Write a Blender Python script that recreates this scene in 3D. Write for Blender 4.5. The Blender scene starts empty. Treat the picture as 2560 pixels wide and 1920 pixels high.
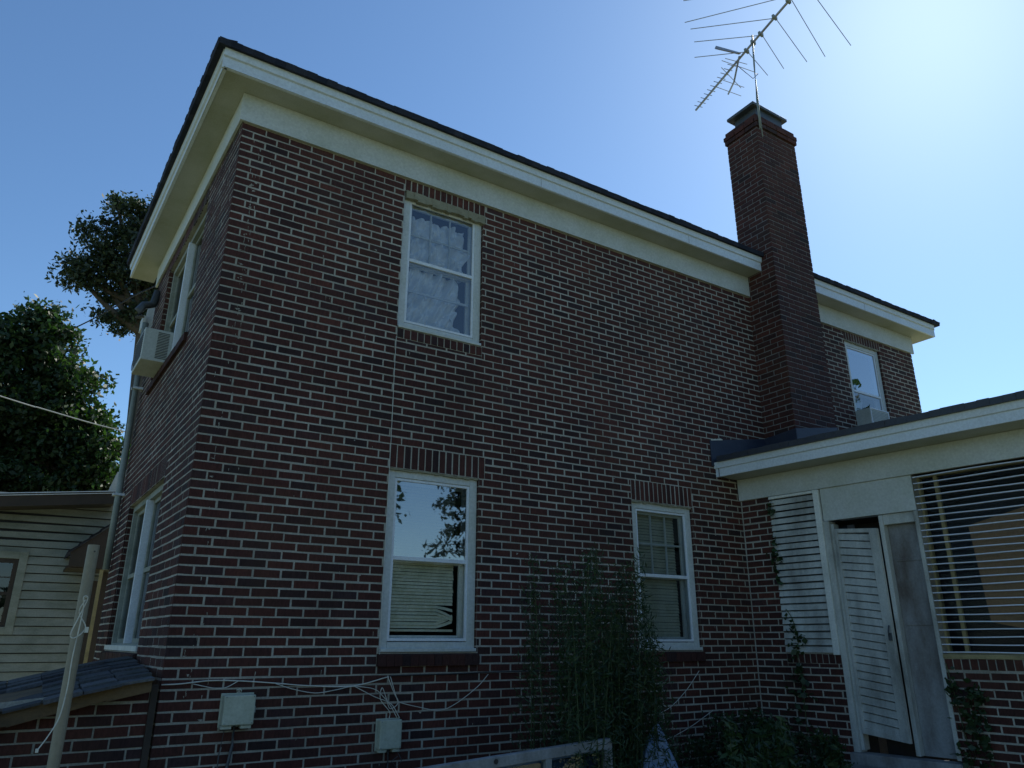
import bpy, math, random
import numpy as np
from mathutils import Vector, Matrix
R = math.radians
rnd = random.Random(11)
sc = bpy.context.scene
col = sc.collection

# ------------------------------------------------------------------ camera
cam = bpy.data.cameras.new('camera')
cam.sensor_width = 36.0; cam.lens = 1846.8/2560*36
cam.clip_start = 0.05; cam.clip_end = 2000
co = bpy.data.objects.new('camera', cam); col.objects.link(co)
yaw, pitch, roll = 0.5658, 0.3353, 0.0017
f = Vector((math.sin(yaw)*math.cos(pitch), math.cos(yaw)*math.cos(pitch), math.sin(pitch)))
rt = Vector((math.cos(yaw), -math.sin(yaw), 0)); up = rt.cross(f)
r2 = rt*math.cos(roll)+up*math.sin(roll); u2 = -rt*math.sin(roll)+up*math.cos(roll)
m = Matrix((r2, u2, -f)).transposed().to_4x4(); m.translation = (-0.8661, -5.6951, 1.5745)
co.matrix_world = m
sc.camera = co
# ------------------------------------------------------------------ sky, sun, exposure
SUN_AZ, SUN_EL = R(69), R(42)          # azimuth measured from +Y towards +X
w = bpy.data.worlds.new('World'); sc.world = w; w.use_nodes = True
nt = w.node_tree; bg = nt.nodes['Background']
sky = nt.nodes.new('ShaderNodeTexSky'); sky.sky_type = 'NISHITA'; sky.sun_disc = False
sky.sun_elevation = SUN_EL; sky.sun_rotation = SUN_AZ
sky.air_density = 1.0; sky.dust_density = 0.32; sky.ozone_density = 2.2
wb = nt.nodes.new('ShaderNodeMix'); wb.data_type = 'RGBA'; wb.blend_type = 'MULTIPLY'; wb.inputs[0].default_value = 1; wb.inputs[7].default_value = (.78, 1.0, 1.14, 1)
nt.links.new(sky.outputs[0], wb.inputs[6]); nt.links.new(wb.outputs[2], bg.inputs[0]); bg.inputs[1].default_value = 0.115
sl = bpy.data.lights.new('sun', 'SUN'); sl.energy = 5.0; sl.angle = R(0.5); sl.color = (1, .95, .86)
so = bpy.data.objects.new('sun', sl); col.objects.link(so)
sd = Vector((math.sin(SUN_AZ)*math.cos(SUN_EL), math.cos(SUN_AZ)*math.cos(SUN_EL), math.sin(SUN_EL)))
so.rotation_euler = sd.to_track_quat('Z', 'Y').to_euler()
sc.view_settings.view_transform = 'Standard'; sc.view_settings.look = 'None'
sc.view_settings.gamma = 1; sc.view_settings.exposure = 0.25
sc.cycles.max_bounces = 8; sc.cycles.transparent_max_bounces = 12

# ------------------------------------------------------------------ materials
def newmat(name):
    mt = bpy.data.materials.new(name); mt.use_nodes = True
    n = mt.node_tree.nodes; b = n['Principled BSDF']
    return mt, mt.node_tree, b
def N(t, ty, **kw):
    n = t.nodes.new(ty)
    for k, v in kw.items(): setattr(n, k, v)
    return n
def noise(t, scale, detail=4, rough=.55, vec=None, stretch=None):
    n = N(t, 'ShaderNodeTexNoise'); n.inputs['Scale'].default_value = scale
    n.inputs['Detail'].default_value = detail; n.inputs['Roughness'].default_value = rough
    tc = N(t, 'ShaderNodeTexCoord'); mp = N(t, 'ShaderNodeMapping')
    if stretch: mp.inputs['Scale'].default_value = stretch
    t.links.new(tc.outputs['Object'], mp.inputs[0]); t.links.new(mp.outputs[0], n.inputs['Vector'])
    return n
def ramp(t, src, stops):
    r = N(t, 'ShaderNodeValToRGB'); cr = r.color_ramp
    while len(cr.elements) < len(stops): cr.elements.new(.5)
    for e, (p, c) in zip(cr.elements, stops):
        e.position = p; e.color = (*c, 1) if len(c) == 3 else c
    t.links.new(src, r.inputs[0]); return r
def mixc(t, fac, a, b, mode='MIX'):
    x = N(t, 'ShaderNodeMix', data_type='RGBA', blend_type=mode)
    if isinstance(fac, (int, float)): x.inputs[0].default_value = fac
    else: t.links.new(fac, x.inputs[0])
    for s, v in ((6, a), (7, b)):
        if isinstance(v, tuple): x.inputs[s].default_value = (*v, 1)
        else: t.links.new(v, x.inputs[s])
    return x.outputs[2]
def bump(t, b, src, strength=.3, dist=.01):
    bp = N(t, 'ShaderNodeBump'); bp.inputs['Strength'].default_value = strength; bp.inputs['Distance'].default_value = dist
    t.links.new(src, bp.inputs['Height']); t.links.new(bp.outputs[0], b.inputs['Normal'])
def painted(name, base, dirt, rough=.55, amount=.5, scale=3.0, grain=60, stretch=None, bstr=.15):
    mt, t, b = newmat(name)
    n1 = noise(t, scale, 6, .65, stretch=stretch); n2 = noise(t, grain, 3)
    r1 = ramp(t, n1.outputs[0], [(.42, (0, 0, 0)), (.72, (amount,)*3)])
    c = mixc(t, r1.outputs[0], base, dirt)
    r2_ = ramp(t, n2.outputs[0], [(.3, (.86,)*3), (.7, (1.06,)*3)])
    c = mixc(t, 1.0, c, r2_.outputs[0], 'MULTIPLY')
    t.links.new(c, b.inputs['Base Color']); b.inputs['Roughness'].default_value = rough
    bump(t, b, n2.outputs[0], bstr, .004)
    return mt
def attr_mat(name, stops, rough=.85, ns=40, nlo=.75, nhi=1.2, stretch=(1, 1, 1), stain=None, bstr=.5, bd=.004):
    mt, t, b = newmat(name)
    a = N(t, 'ShaderNodeAttribute', attribute_name='rnd')
    r = ramp(t, a.outputs['Fac'], stops)
    n2 = noise(t, ns, 5, .65, stretch=stretch)
    r2_ = ramp(t, n2.outputs[0], [(.3, (nlo,)*3), (.7, (nhi,)*3)])
    c = mixc(t, 1.0, r.outputs[0], r2_.outputs[0], 'MULTIPLY')
    if stain:
        n3 = noise(t, stain[0], 5, .6); r3 = ramp(t, n3.outputs[0], [(.5, (0, 0, 0)), (.75, (stain[2],)*3)])
        c = mixc(t, r3.outputs[0], c, stain[1])
    n4 = noise(t, .75, 7, .62, stretch=(1, 1, .6)); r4 = ramp(t, n4.outputs[0], [(.36, (.66, .66, .70)), (.62, (1.12, 1.08, 1.04))])
    c = mixc(t, 1.0, c, r4.outputs[0], 'MULTIPLY')
    t.links.new(c, b.inputs['Base Color']); b.inputs['Roughness'].default_value = rough; b.inputs['Specular IOR Level'].default_value = .22
    bump(t, b, n2.outputs[0], bstr, bd)
    return mt
M = {}
M['brick'] = attr_mat('brick', [(0, (.032, .020, .020)), (.15, (.050, .022, .019)), (.5, (.066, .025, .020)), (.85, (.090, .031, .023)), (1, (.046, .027, .028))],
                      .82, 55, .62, 1.3, (1, 1, .35), (1.1, (.10, .055, .030), .35), .55, .004)
M['brick_small'] = M['brick']
def mk_mortar():
    mt, t, b = newmat('mortar')
    n1 = noise(t, 1.7, 9, .68); n2 = noise(t, 70, 5, .7)
    r1 = ramp(t, n1.outputs[0], [(.30, (.20, .18, .14)), (.45, (.32, .295, .24)), (.68, (.47, .44, .37))])
    r2_ = ramp(t, n2.outputs[0], [(.3, (.7,)*3), (.7, (1.12,)*3)])
    c = mixc(t, 1.0, r1.outputs[0], r2_.outputs[0], 'MULTIPLY')
    t.links.new(c, b.inputs['Base Color']); b.inputs['Roughness'].default_value = .9
    bump(t, b, n2.outputs[0], .8, .006); return mt
M['mortar'] = mk_mortar()
M['mortar_dark'] = painted('mortar_weathered', (.21, .19, .18), (.09, .08, .08), .9, .7, 5)
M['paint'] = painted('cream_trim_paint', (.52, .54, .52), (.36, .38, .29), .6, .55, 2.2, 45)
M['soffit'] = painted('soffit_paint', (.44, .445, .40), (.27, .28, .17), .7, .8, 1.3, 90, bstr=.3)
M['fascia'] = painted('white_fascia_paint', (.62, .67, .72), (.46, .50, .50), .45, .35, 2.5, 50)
M['white'] = painted('white_paint', (.70, .71, .66), (.36, .37, .31), .5, .5, 4, 60)
M['alum'] = painted('white_aluminium', (.68, .71, .74), (.40, .42, .42), .35, .3, 6, 80, bstr=.05)
M['old_white'] = painted('weathered_white_wood', (.50, .51, .47), (.14, .14, .12), .8, .9, 3.5, 70, (1, 1, .35), .4)
M['grime_white'] = painted('grimy_white_board', (.30, .31, .31), (.10, .078, .062), .85, .95, 3.0, 60, (1, 1, .4), .4)
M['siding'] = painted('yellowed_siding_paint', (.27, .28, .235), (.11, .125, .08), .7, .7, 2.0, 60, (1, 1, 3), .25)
M['shingle'] = attr_mat('asphalt_shingle', [(0, (.016, .020, .032)), (1, (.034, .038, .052))], .95, 120, .6, 1.5, bstr=.8)
M['old_shingle'] = attr_mat('worn_grey_shingle', [(0, (.055, .055, .058)), (1, (.12, .12, .122))], .95, 60, .6, 1.4, stain=(4, (.05, .06, .03), .6), bstr=.8)
M['membrane'] = painted('black_roof_membrane', (.025, .028, .038), (.05, .055, .07), .5, .5, 4, 40)
M['lead'] = painted('dark_flashing_metal', (.018, .024, .045), (.04, .045, .06), .5, .6, 5, 30)
M['rotwood'] = painted('rotten_brown_wood', (.16, .10, .045), (.04, .03, .02), .9, .9, 6, 50, (.3, 1, 1), .6)
M['darkwood'] = painted('dark_stained_wood', (.05, .035, .025), (.02, .018, .012), .8, .7, 3, 40)
M['post'] = painted('weathered_yellow_wood', (.33, .27, .13), (.12, .10, .05), .8, .7, 4, 60)
M['gal'] = painted('grey_downspout', (.26, .29, .27), (.12, .14, .12), .5, .7, 3, 50)
M['darkmetal'] = painted('dark_painted_metal', (.05, .06, .07), (.10, .10, .10), .5, .5, 6, 50)
M['antenna'] = painted('dull_aluminium_tube', (.42, .42, .44), (.25, .24, .24), .45, .5, 6, 50)
M['antenna'].node_tree.nodes['Principled BSDF'].inputs['Metallic'].default_value = .6
M['box'] = painted('beige_plastic_box', (.46, .48, .38), (.25, .27, .17), .55, .6, 5, 50)
M['ac'] = painted('ac_beige_metal', (.50, .52, .48), (.30, .31, .26), .5, .5, 5, 50)
M['acdark'] = painted('ac_dark_grille', (.05, .055, .055), (.08, .08, .07), .6, .5, 8, 50)
M['pvc'] = painted('aged_pvc_pipe', (.27, .235, .165), (.15, .13, .075), .5, .7, 3, 40, (1, 1, .4))
M['cord'] = painted('white_cord', (.62, .60, .52), (.4, .38, .3), .5, .4, 8, 40)
M['cable_black'] = painted('black_cable', (.02, .02, .022), (.05, .05, .05), .5, .4, 8, 40)
M['blind'] = painted('cream_blind_slat', (.58, .57, .42), (.32, .32, .18), .6, .6, 9, 60)
M['slat'] = painted('white_metal_slat', (.60, .64, .74), (.45, .46, .48), .35, .35, 5, 60)
M['tan'] = painted('tan_cardboard', (.27, .15, .07), (.26, .15, .07), .8, .6, 3, 40)
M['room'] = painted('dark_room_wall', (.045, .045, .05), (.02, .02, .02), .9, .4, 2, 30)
M['bluetarp'] = painted('faded_blue_tarp', (.13, .22, .38), (.34, .37, .40), .5, .9, 6, 40)
M['greybag'] = painted('grey_plastic_sheet', (.28, .30, .32), (.12, .14, .14), .5, .8, 6, 40)
M['bark'] = painted('bark', (.10, .08, .06), (.04, .035, .03), .95, .8, 8, 40, (1, 1, .3), .8)
M['stem'] = painted('green_stem', (.06, .085, .03), (.10, .09, .04), .8, .5, 8, 40)
M['putty'] = painted('yellow_caulk', (.27, .25, .17), (.16, .14, .08), .85, .7, 12, 60, bstr=.6)
def mk_curtain():
    mt, t, b = newmat('crumpled_sheer_plastic')
    n1 = noise(t, 9, 5, .6); c = ramp(t, n1.outputs[0], [(.35, (.70, .75, .82)), (.6, (.88, .90, .93))])
    t.links.new(c.outputs[0], b.inputs['Base Color']); b.inputs['Roughness'].default_value = .4
    return mt
M['curtain'] = mk_curtain()
def mk_leaf(name, c0, c1, tr):
    mt, t, b = newmat(name)
    a = N(t, 'ShaderNodeAttribute', attribute_name='rnd')
    r = ramp(t, a.outputs['Fac'], [(0, c0), (1, c1)])
    t.links.new(r.outputs[0], b.inputs['Base Color']); b.inputs['Roughness'].default_value = .55
    tl = N(t, 'ShaderNodeBsdfTranslucent'); mc = mixc(t, 1.0, r.outputs[0], (1.5, 1.9, .8), 'MULTIPLY')
    t.links.new(mc, tl.inputs[0])
    mx = N(t, 'ShaderNodeMixShader'); mx.inputs[0].default_value = tr
    t.links.new(b.outputs[0], mx.inputs[1]); t.links.new(tl.outputs[0], mx.inputs[2])
    t.links.new(mx.outputs[0], t.nodes['Material Output'].inputs[0]); return mt
M['leafA'] = mk_leaf('small_oak_leaf', (.012, .024, .012), (.036, .055, .022), .2)
M['leafB'] = mk_leaf('broad_vine_leaf', (.010, .028, .008), (.036, .07, .018), .3)
M['leafC'] = mk_leaf('conifer_needle', (.012, .030, .016), (.03, .055, .024), .1)
M['leafD'] = mk_leaf('weed_leaf', (.010, .028, .009), (.030, .06, .016), .22)
def mk_glass(name, base, tint=(1, 1, 1), k=1.6):
    mt = bpy.data.materials.new(name); mt.use_nodes = True; t = mt.node_tree; t.nodes.remove(t.nodes['Principled BSDF'])
    tr = N(t, 'ShaderNodeBsdfTransparent'); tr.inputs[0].default_value = (*tint, 1)
    gl = N(t, 'ShaderNodeBsdfGlossy'); gl.inputs['Roughness'].default_value = .015; gl.inputs[0].default_value = (1, 1, 1, 1)
    n1 = noise(t, 1.6, 2); bp = N(t, 'ShaderNodeBump'); bp.inputs['Strength'].default_value = .12; bp.inputs['Distance'].default_value = .02
    t.links.new(n1.outputs[0], bp.inputs['Height']); t.links.new(bp.outputs[0], gl.inputs['Normal'])
    fr = N(t, 'ShaderNodeFresnel'); fr.inputs[0].default_value = 1.5
    ad = N(t, 'ShaderNodeMath', operation='MULTIPLY_ADD'); ad.inputs[1].default_value = k; ad.inputs[2].default_value = base; ad.use_clamp = True
    t.links.new(fr.outputs[0], ad.inputs[0])
    mx = N(t, 'ShaderNodeMixShader'); t.links.new(ad.outputs[0], mx.inputs[0])
    t.links.new(tr.outputs[0], mx.inputs[1]); t.links.new(gl.outputs[0], mx.inputs[2])
    t.links.new(mx.outputs[0], t.nodes['Material Output'].inputs[0]); return mt
M['glass'] = mk_glass('window_glass', .06, (.85, .88, .9))
M['glass_refl'] = mk_glass('reflective_window_glass', .24, (.5, .55, .6))
M['screen'] = mk_glass('glass_behind_insect_screen', .03, (.55, .58, .6), 1.0)
M['dim'] = mk_glass('dim_tinted_glass', .03, (.62, .66, .68), .3)  # darkening tint and a weakened mirror term
M['porch'] = mk_glass('low_reflection_glass', .0, (.85, .88, .9), .10)  # reflection cut down so the slatted window stays dark
M['clear'] = mk_glass('clean_window_glass', .0, (.93, .95, .95), .45)

# ------------------------------------------------------------------ frames and mesh builder
class Frame:
    def __init__(s, p, D, Nn): s.p, s.D, s.N = Vector(p), Vector(D), Vector(Nn)
    def P(s, a, o, z): v = s.p+s.D*a+s.N*o; return (v.x, v.y, v.z+z)
TB, TW = 0.0341, 0.1313
FA = Frame((0, 0, 0), (1, 0, 0), (0, -1, 0))
FB = Frame((0, 0, 0), (-math.sin(TB), math.cos(TB), 0), (-math.cos(TB), -math.sin(TB), 0))
FW = Frame((5.844, 0, 0), (math.sin(TW), -math.cos(TW), 0), (-math.cos(TW), -math.sin(TW), 0))
FX = Frame((0, 0, 0), (1, 0, 0), (0, -1, 0))        # plain world: s=x, o=-y
class MB:
    def __init__(s): s.v, s.f, s.c = [], [], []
    def face(s, pts, c=None):
        i = len(s.v); s.v += [tuple(p) for p in pts]; s.f.append(tuple(range(i, i+len(pts)))); s.c.append(rnd.random() if c is None else c)
    def hexa(s, q, c=None):      # 8 points: bottom 4, top 4
        i = len(s.v); s.v += [tuple(p) for p in q]; c = rnd.random() if c is None else c
        for a in ((0, 3, 2, 1), (4, 5, 6, 7), (0, 1, 5, 4), (1, 2, 6, 5), (2, 3, 7, 6), (3, 0, 4, 7)):
            s.f.append(tuple(i+k for k in a)); s.c.append(c)
        return s
    def box(s, F, a0, a1, o0, o1, z0, z1, c=None):
        return s.hexa([F.P(a0, o0, z0), F.P(a1, o0, z0), F.P(a1, o1, z0), F.P(a0, o1, z0),
                       F.P(a0, o0, z1), F.P(a1, o0, z1), F.P(a1, o1, z1), F.P(a0, o1, z1)], c)
    def tube(s, pts, r, n=8, c=None, caps=True, r1=None):
        c = rnd.random() if c is None else c
        pts = [Vector(p) for p in pts]; L = len(pts); rings = []
        for i, p in enumerate(pts):
            t = (pts[min(i+1, L-1)]-pts[max(i-1, 0)]).normalized()
            a = t.cross(Vector((0, 0, 1)));
            if a.length < .05: a = t.cross(Vector((1, 0, 0)))
            a.normalize(); b = t.cross(a)
            rr = r if r1 is None else r+(r1-r)*i/max(1, L-1)
            i0 = len(s.v)
            for k in range(n):
                an = 2*math.pi*k/n; s.v.append(tuple(p+a*math.cos(an)*rr+b*math.sin(an)*rr))
            rings.append(i0)
        for i in range(L-1):
            for k in range(n):
                s.f.append((rings[i]+k, rings[i]+(k+1) % n, rings[i+1]+(k+1) % n, rings[i+1]+k)); s.c.append(c)
        if caps:
            s.f.append(tuple(rings[0]+k for k in range(n))[::-1]); s.c.append(c)
            s.f.append(tuple(rings[-1]+k for k in range(n))); s.c.append(c)
        return s
    def build(s, name, mat, parent=None, smooth=False, bevel=0):
        me = bpy.data.meshes.new(name)
        off = Vector(parent['_w']) if parent is not None and '_w' in parent else Vector((0, 0, 0))
        v = np.array(s.v, dtype=float)-np.array(off); me.from_pydata(v.tolist(), [], s.f)
        at = me.attributes.new('rnd', 'FLOAT', 'FACE'); at.data.foreach_set('value', np.array(s.c, dtype=np.float32))
        me.materials.append(mat)
        if smooth: me.polygons.foreach_set('use_smooth', [True]*len(me.polygons))
        me.update()
        o = bpy.data.objects.new(name, me); col.objects.link(o)
        if parent is not None: o.parent = parent
        o['_w'] = tuple(off)
        if bevel:
            b = o.modifiers.new('bevel', 'BEVEL'); b.width = bevel; b.segments = 2; b.limit_method = 'ANGLE'
        return o
def thing(name, label, cat, loc=(0, 0, 0), group=None):
    o = bpy.data.objects.new(name, None); o.empty_display_size = .2; col.objects.link(o); o.location = loc
    o['_w'] = tuple(loc); o['label'] = label; o['category'] = cat
    if group: o['group'] = group
    return o
def tag(o, label, cat, group=None):
    o['label'] = label; o['category'] = cat
    if group: o['group'] = group
    return o

# ------------------------------------------------------------------ brickwork
CO, BR, JT = 0.0677, 0.2032, 0.0118
ZT = 5.8
def subtract(r, holes):
    rs = [r]
    for (a0, a1, z0, z1) in holes:
        out = []
        for (b0, b1, y0, y1) in rs:
            if b1 <= a0 or b0 >= a1 or y1 <= z0 or y0 >= z1: out.append((b0, b1, y0, y1)); continue
            if b0 < a0: out.append((b0, a0, y0, y1))
            if b1 > a1: out.append((a1, b1, y0, y1))
            m0, m1 = max(b0, a0), min(b1, a1)
            if y0 < z0: out.append((m0, m1, y0, z0))
            if y1 > z1: out.append((m0, m1, z1, y1))
        rs = out
    return rs
def brick(mb, F, a0, a1, z0, z1, o=0.0, dep=.014, c=None):
    c = rnd.random() if c is None else c
    if a1-a0 < .012 or z1-z0 < .012: return
    j = lambda k=.0011: rnd.uniform(-k, k)
    a0 += j(); a1 += j(); z0 += j(); z1 += j(.0016); o += rnd.uniform(-.0015, .002)
    b = .0028; i = len(mb.v)
    t0, t1 = j(.0014), j(.0014)
    fr = [(a0+b, z0+b+t0), (a1-b, z0+b+t1), (a1-b, z1-b+t1), (a0+b, z1-b+t0)]
    md = [(a0, z0+t0), (a1, z0+t1), (a1, z1+t1), (a0, z1+t0)]
    for (x, z) in fr: mb.v.append(F.P(x, o, z))
    for (x, z) in md: mb.v.append(F.P(x, o-b, z))
    for (x, z) in md: mb.v.append(F.P(x, o-dep, z))
    mb.f.append((i, i+1, i+2, i+3)); mb.c.append(c)
    for k in range(4):
        k2 = (k+1) % 4
        mb.f.append((i+4+k, i+4+k2, i+k2, i+k)); mb.c.append(c)
        mb.f.append((i+8+k, i+8+k2, i+4+k2, i+4+k)); mb.c.append(c)
def rand_c():
    x = rnd.random()
    if x < .10: return rnd.uniform(0, .12)
    if x < .17: return rnd.uniform(.93, 1)
    return min(.92, max(.13, rnd.gauss(.5, .17)))
def brickwall(mb, F, a0, a1, z0, z1, holes=(), par=0, off=0.0, start=0.0, grid=True):
    k0 = int(math.floor((ZT-z1)/CO+1e-6)); k = k0
    while True:
        zt = ZT-k*CO; zb = zt-CO
        if zt <= z0+.005: break
        n = 0; x = start
        if (k+par) % 2: x = start-BR/2
        drift = rnd.uniform(-.006, .006)
        while x < a1:
            xa, xb = x+JT/2+drift, x+BR-JT/2+drift
            if x <= start+1e-6 or xa < a0: xa = max(a0, xa if x > start+1e-6 else start)
            xb = min(xb, a1)
            if xb-xa > .02:
                for (p0, p1, y0, y1) in subtract((xa, xb, max(zb+JT/2, z0), min(zt-JT/2, z1)), holes):
                    brick(mb, F, p0, p1, y0, y1, off, c=rand_c())
            x += BR
        k += 1
def plane_holes(mb, F, a0, a1, z0, z1, holes, o):
    xs = sorted({a0, a1, *[h[i] for h in holes for i in (0, 1) if a0 < h[i] < a1]})
    zs = sorted({z0, z1, *[h[i] for h in holes for i in (2, 3) if z0 < h[i] < z1]})
    for i in range(len(xs)-1):
        for j in range(len(zs)-1):
            cx, cz = (xs[i]+xs[i+1])/2, (zs[j]+zs[j+1])/2
            if any(h[0] < cx < h[1] and h[2] < cz < h[3] for h in holes): continue
            mb.face([F.P(xs[i], o, zs[j]), F.P(xs[i+1], o, zs[j]), F.P(xs[i+1], o, zs[j+1]), F.P(xs[i], o, zs[j+1])])
def soldiers(mb, F, a0, a1, z0, z1, n, off=0.0):
    wd = (a1-a0)/n
    for i in range(n): brick(mb, F, a0+i*wd+.005, a0+(i+1)*wd-.005, z0+.004, z1-.005, off, c=rand_c())
def rowlock_sill(mb, F, a0, a1, ztop, zbot, proj, n):
    wd = (a1-a0)/n
    for i in range(n):
        x0, x1 = a0+i*wd+.0015, a0+(i+1)*wd-.0015; d = rnd.uniform(-.002, .002)
        mb.hexa([F.P(x0, -.03, zbot), F.P(x1, -.03, zbot), F.P(x1, proj+d, zbot), F.P(x0, proj+d, zbot),
                 F.P(x0, -.03, ztop), F.P(x1, -.03, ztop), F.P(x1, proj+d, ztop-.018), F.P(x0, proj+d, ztop-.018)], rnd.uniform(0, .4))

house = thing('brick_house', 'two storey red brick house with white eaves and attached single storey wing', 'house', (0, 0, 0))
WIN = {  # opening s0,s1,z0,z1
    'W1': (1.53, 2.40, 1.490, 2.958), 'W2': (1.53, 2.40, 4.235, 5.668), 'W3': (4.20, 5.05, 1.490, 2.945), 'W4': (8.37, 9.21, 4.235, 5.668)}
LINT = {'W1': (1.53, 2.46, 2.958, 3.161), 'W2': (1.53, 2.42, 5.668, 5.80), 'W3': (4.20, 5.07, 2.945, 3.161), 'W4': (8.37, 9.24, 5.668, 5.80)}
holesA = [WIN[k] for k in WIN]; lintA = [LINT[k] for k in LINT]
SILL = [(1.515, 2.415, 1.39, 1.49), (1.53, 2.41, 4.14, 4.235), (4.19, 5.06, 1.39, 1.49), (8.37, 9.22, 4.14, 4.235)]
# wall A (camera side)
mb = MB()
brickwall(mb, FA, 0, 6.39, 0.0, 5.8, holesA+lintA+SILL+[(5.95, 6.5, 0, 3.3)], 0)
brickwall(mb, FA, 7.19, 10.10, 3.5, 5.8, holesA+lintA+SILL, 0, start=7.112)
for k in LINT: soldiers(mb, FA, *LINT[k], 14)
for s_, pr in zip(SILL, (.035, .006, .03, .006)):
    if pr > .01: rowlock_sill(mb, FA, s_[0], s_[1], s_[3], s_[2], pr, 13)
    else: soldiers(mb, FA, s_[0], s_[1], s_[2], s_[3], 13, .004)
# brick returns of the openings (right jambs face left)
for k in WIN:
    a0, a1, z0, z1 = WIN[k]
    FJ = Frame((a1, 0, 0), (0, 1, 0), (-1, 0, 0)); brickwall(mb, FJ, .015, .11, z0, z1, (), 1, off=0.0)
    FJ = Frame((a0, 0, 0), (0, 1, 0), (1, 0, 0)); brickwall(mb, FJ, .015, .11, z0, z1, (), 1, off=0.0)
wallA = mb.build('wall', M['brick'], house)
mb = MB(); fr_ = random.Random(5)
for i in range(260):
    if i < 90: x, z = .155+fr_.gauss(0, .018), fr_.uniform(3.9, 5.7) if i < 60 else fr_.uniform(1.2, 3.9)
    else: x, z = fr_.uniform(.05, 5.9), fr_.uniform(.3, 5.75)
    if any(h[0]-.02 < x < h[1]+.05 and h[2]-.1 < z < h[3]+.02 for h in holesA+lintA): continue
    hh, wd = (fr_.uniform(.012, .05), fr_.uniform(.0015, .004)); n = 5
    if fr_.random() < .25: hh, wd = fr_.uniform(.006, .016), fr_.uniform(.006, .016)
    pts = [(x+fr_.uniform(-1, 1)*wd*.6, z-hh*k/n) for k in range(n+1)]
    for k in range(n):
        (xa, za), (xb, zb) = pts[k], pts[k+1]; wa, wb2 = wd*(1-k/n*.7), wd*(1-(k+1)/n*.7)
        mb.face([FA.P(xa-wa, .0038, za), FA.P(xb-wb2, .0038, zb), FA.P(xb+wb2, .0038, zb), FA.P(xa+wa, .0038, za)])
mb.build('mortar_smear', M['mortar'], wallA)['kind'] = 'stuff'
mb = MB(); plane_holes(mb, FA, .004, 10.09, 0, 6.0, holesA, -.0018)
for k in WIN:
    a0, a1, z0, z1 = WIN[k]
    mb.face([FA.P(a1+.005, -.003, z0), FA.P(a1+.005, -.14, z0), FA.P(a1+.005, -.14, z1), FA.P(a1+.005, -.006, z1)])
    mb.face([FA.P(a0-.005, -.006, z0), FA.P(a0-.005, -.14, z0), FA.P(a0-.005, -.14, z1), FA.P(a0-.005, -.006, z1)])
    mb.face([FA.P(a0, -.006, z1+.004), FA.P(a1, -.006, z1+.004), FA.P(a1, -.14, z1+.004), FA.P(a0, -.14, z1+.004)])
    mb.face([FA.P(a0, -.006, z0-.004), FA.P(a1, -.006, z0-.004), FA.P(a1, -.14, z0-.004), FA.P(a0, -.14, z0-.004)])
mb.build('mortar', M['mortar'], wallA)
# wall B (left side)
BW = {'W5': (1.12, 3.00, 4.235, 5.668), 'W6': (1.12, 2.98, 1.490, 2.900)}
hB = list(BW.values()); lB = [(1.12, 3.0, 5.668, 5.8), (1.10, 3.0, 2.90, 3.10)]; sB = [(1.1, 3.02, 4.14, 4.235), (1.1, 3.0, 1.39, 1.49)]
BE = 3.75
mb = MB(); brickwall(mb, FB, .016, BE, 0, 5.8, hB+lB+sB, 1, start=0.0)
for l in lB: soldiers(mb, FB, *l, 28)
for s_ in sB: rowlock_sill(mb, FB, s_[0], s_[1], s_[3], s_[2], .03, 28)
pB = FB.P
for k in BW:
    a0, a1, z0, z1 = BW[k]
    FJ = Frame(FB.P(a1, 0, 0), -FB.N, -FB.D); brickwall(mb, FJ, .015, .11, z0, z1, (), 1)
wallB = mb.build('wall', M['brick'], house)
mb = MB(); plane_holes(mb, FB, .006, BE, 0, 6.0, hB, -.0018)
for k in BW:
    a0, a1, z0, z1 = BW[k]
    for a in (a0-.005, a1+.005): mb.face([FB.P(a, -.006, z0), FB.P(a, -.14, z0), FB.P(a, -.14, z1), FB.P(a, -.006, z1)])
    for z in (z0-.004, z1+.004): mb.face([FB.P(a0, -.006, z), FB.P(a1, -.006, z), FB.P(a1, -.14, z), FB.P(a0, -.14, z)])
mb.build('mortar', M['mortar'], wallB)
# hidden rear and right walls close the volume
mb = MB()
q = [FB.P(BE, -.01, 0), (10.09, BE+.3, 0), (10.09, .02, 0)]
mb.face([q[0], q[1], (q[1][0], q[1][1], 6.0), (q[0][0], q[0][1], 6.0)]); mb.build('wall', M['mortar_dark'], house)
mb = MB(); mb.face([q[1], q[2], (q[2][0], q[2][1], 6.0), (q[1][0], q[1][1], 6.0)])
mb.build('wall', M['mortar_dark'], house)
mb = MB(); mb.face([(0.02, .02, 2.98+.35), (10, .02, 3.33), (10, 3.7, 3.33), (-.1, 3.7, 3.33)]); mb.build('floor_slab', M['room'], house)

# ------------------------------------------------------------------ eaves and roof of the main block
ZS, OV = 6.078, .25
RE = 4.35     # where the left eave stops
# frieze boards
mb = MB(); mb.box(FA, -.03, 6.388, .006, .03, 5.80, ZS-.003); mb.box(FA, 7.192, 10.13, .006, .03, 5.80, ZS-.003)
mb.build('frieze_board', M['paint'], house)
mb = MB(); mb.box(FB, -.028, BE+.1, .006, .029, 5.802, ZS-.004); mb.build('frieze_board', M['paint'], house)
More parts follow.
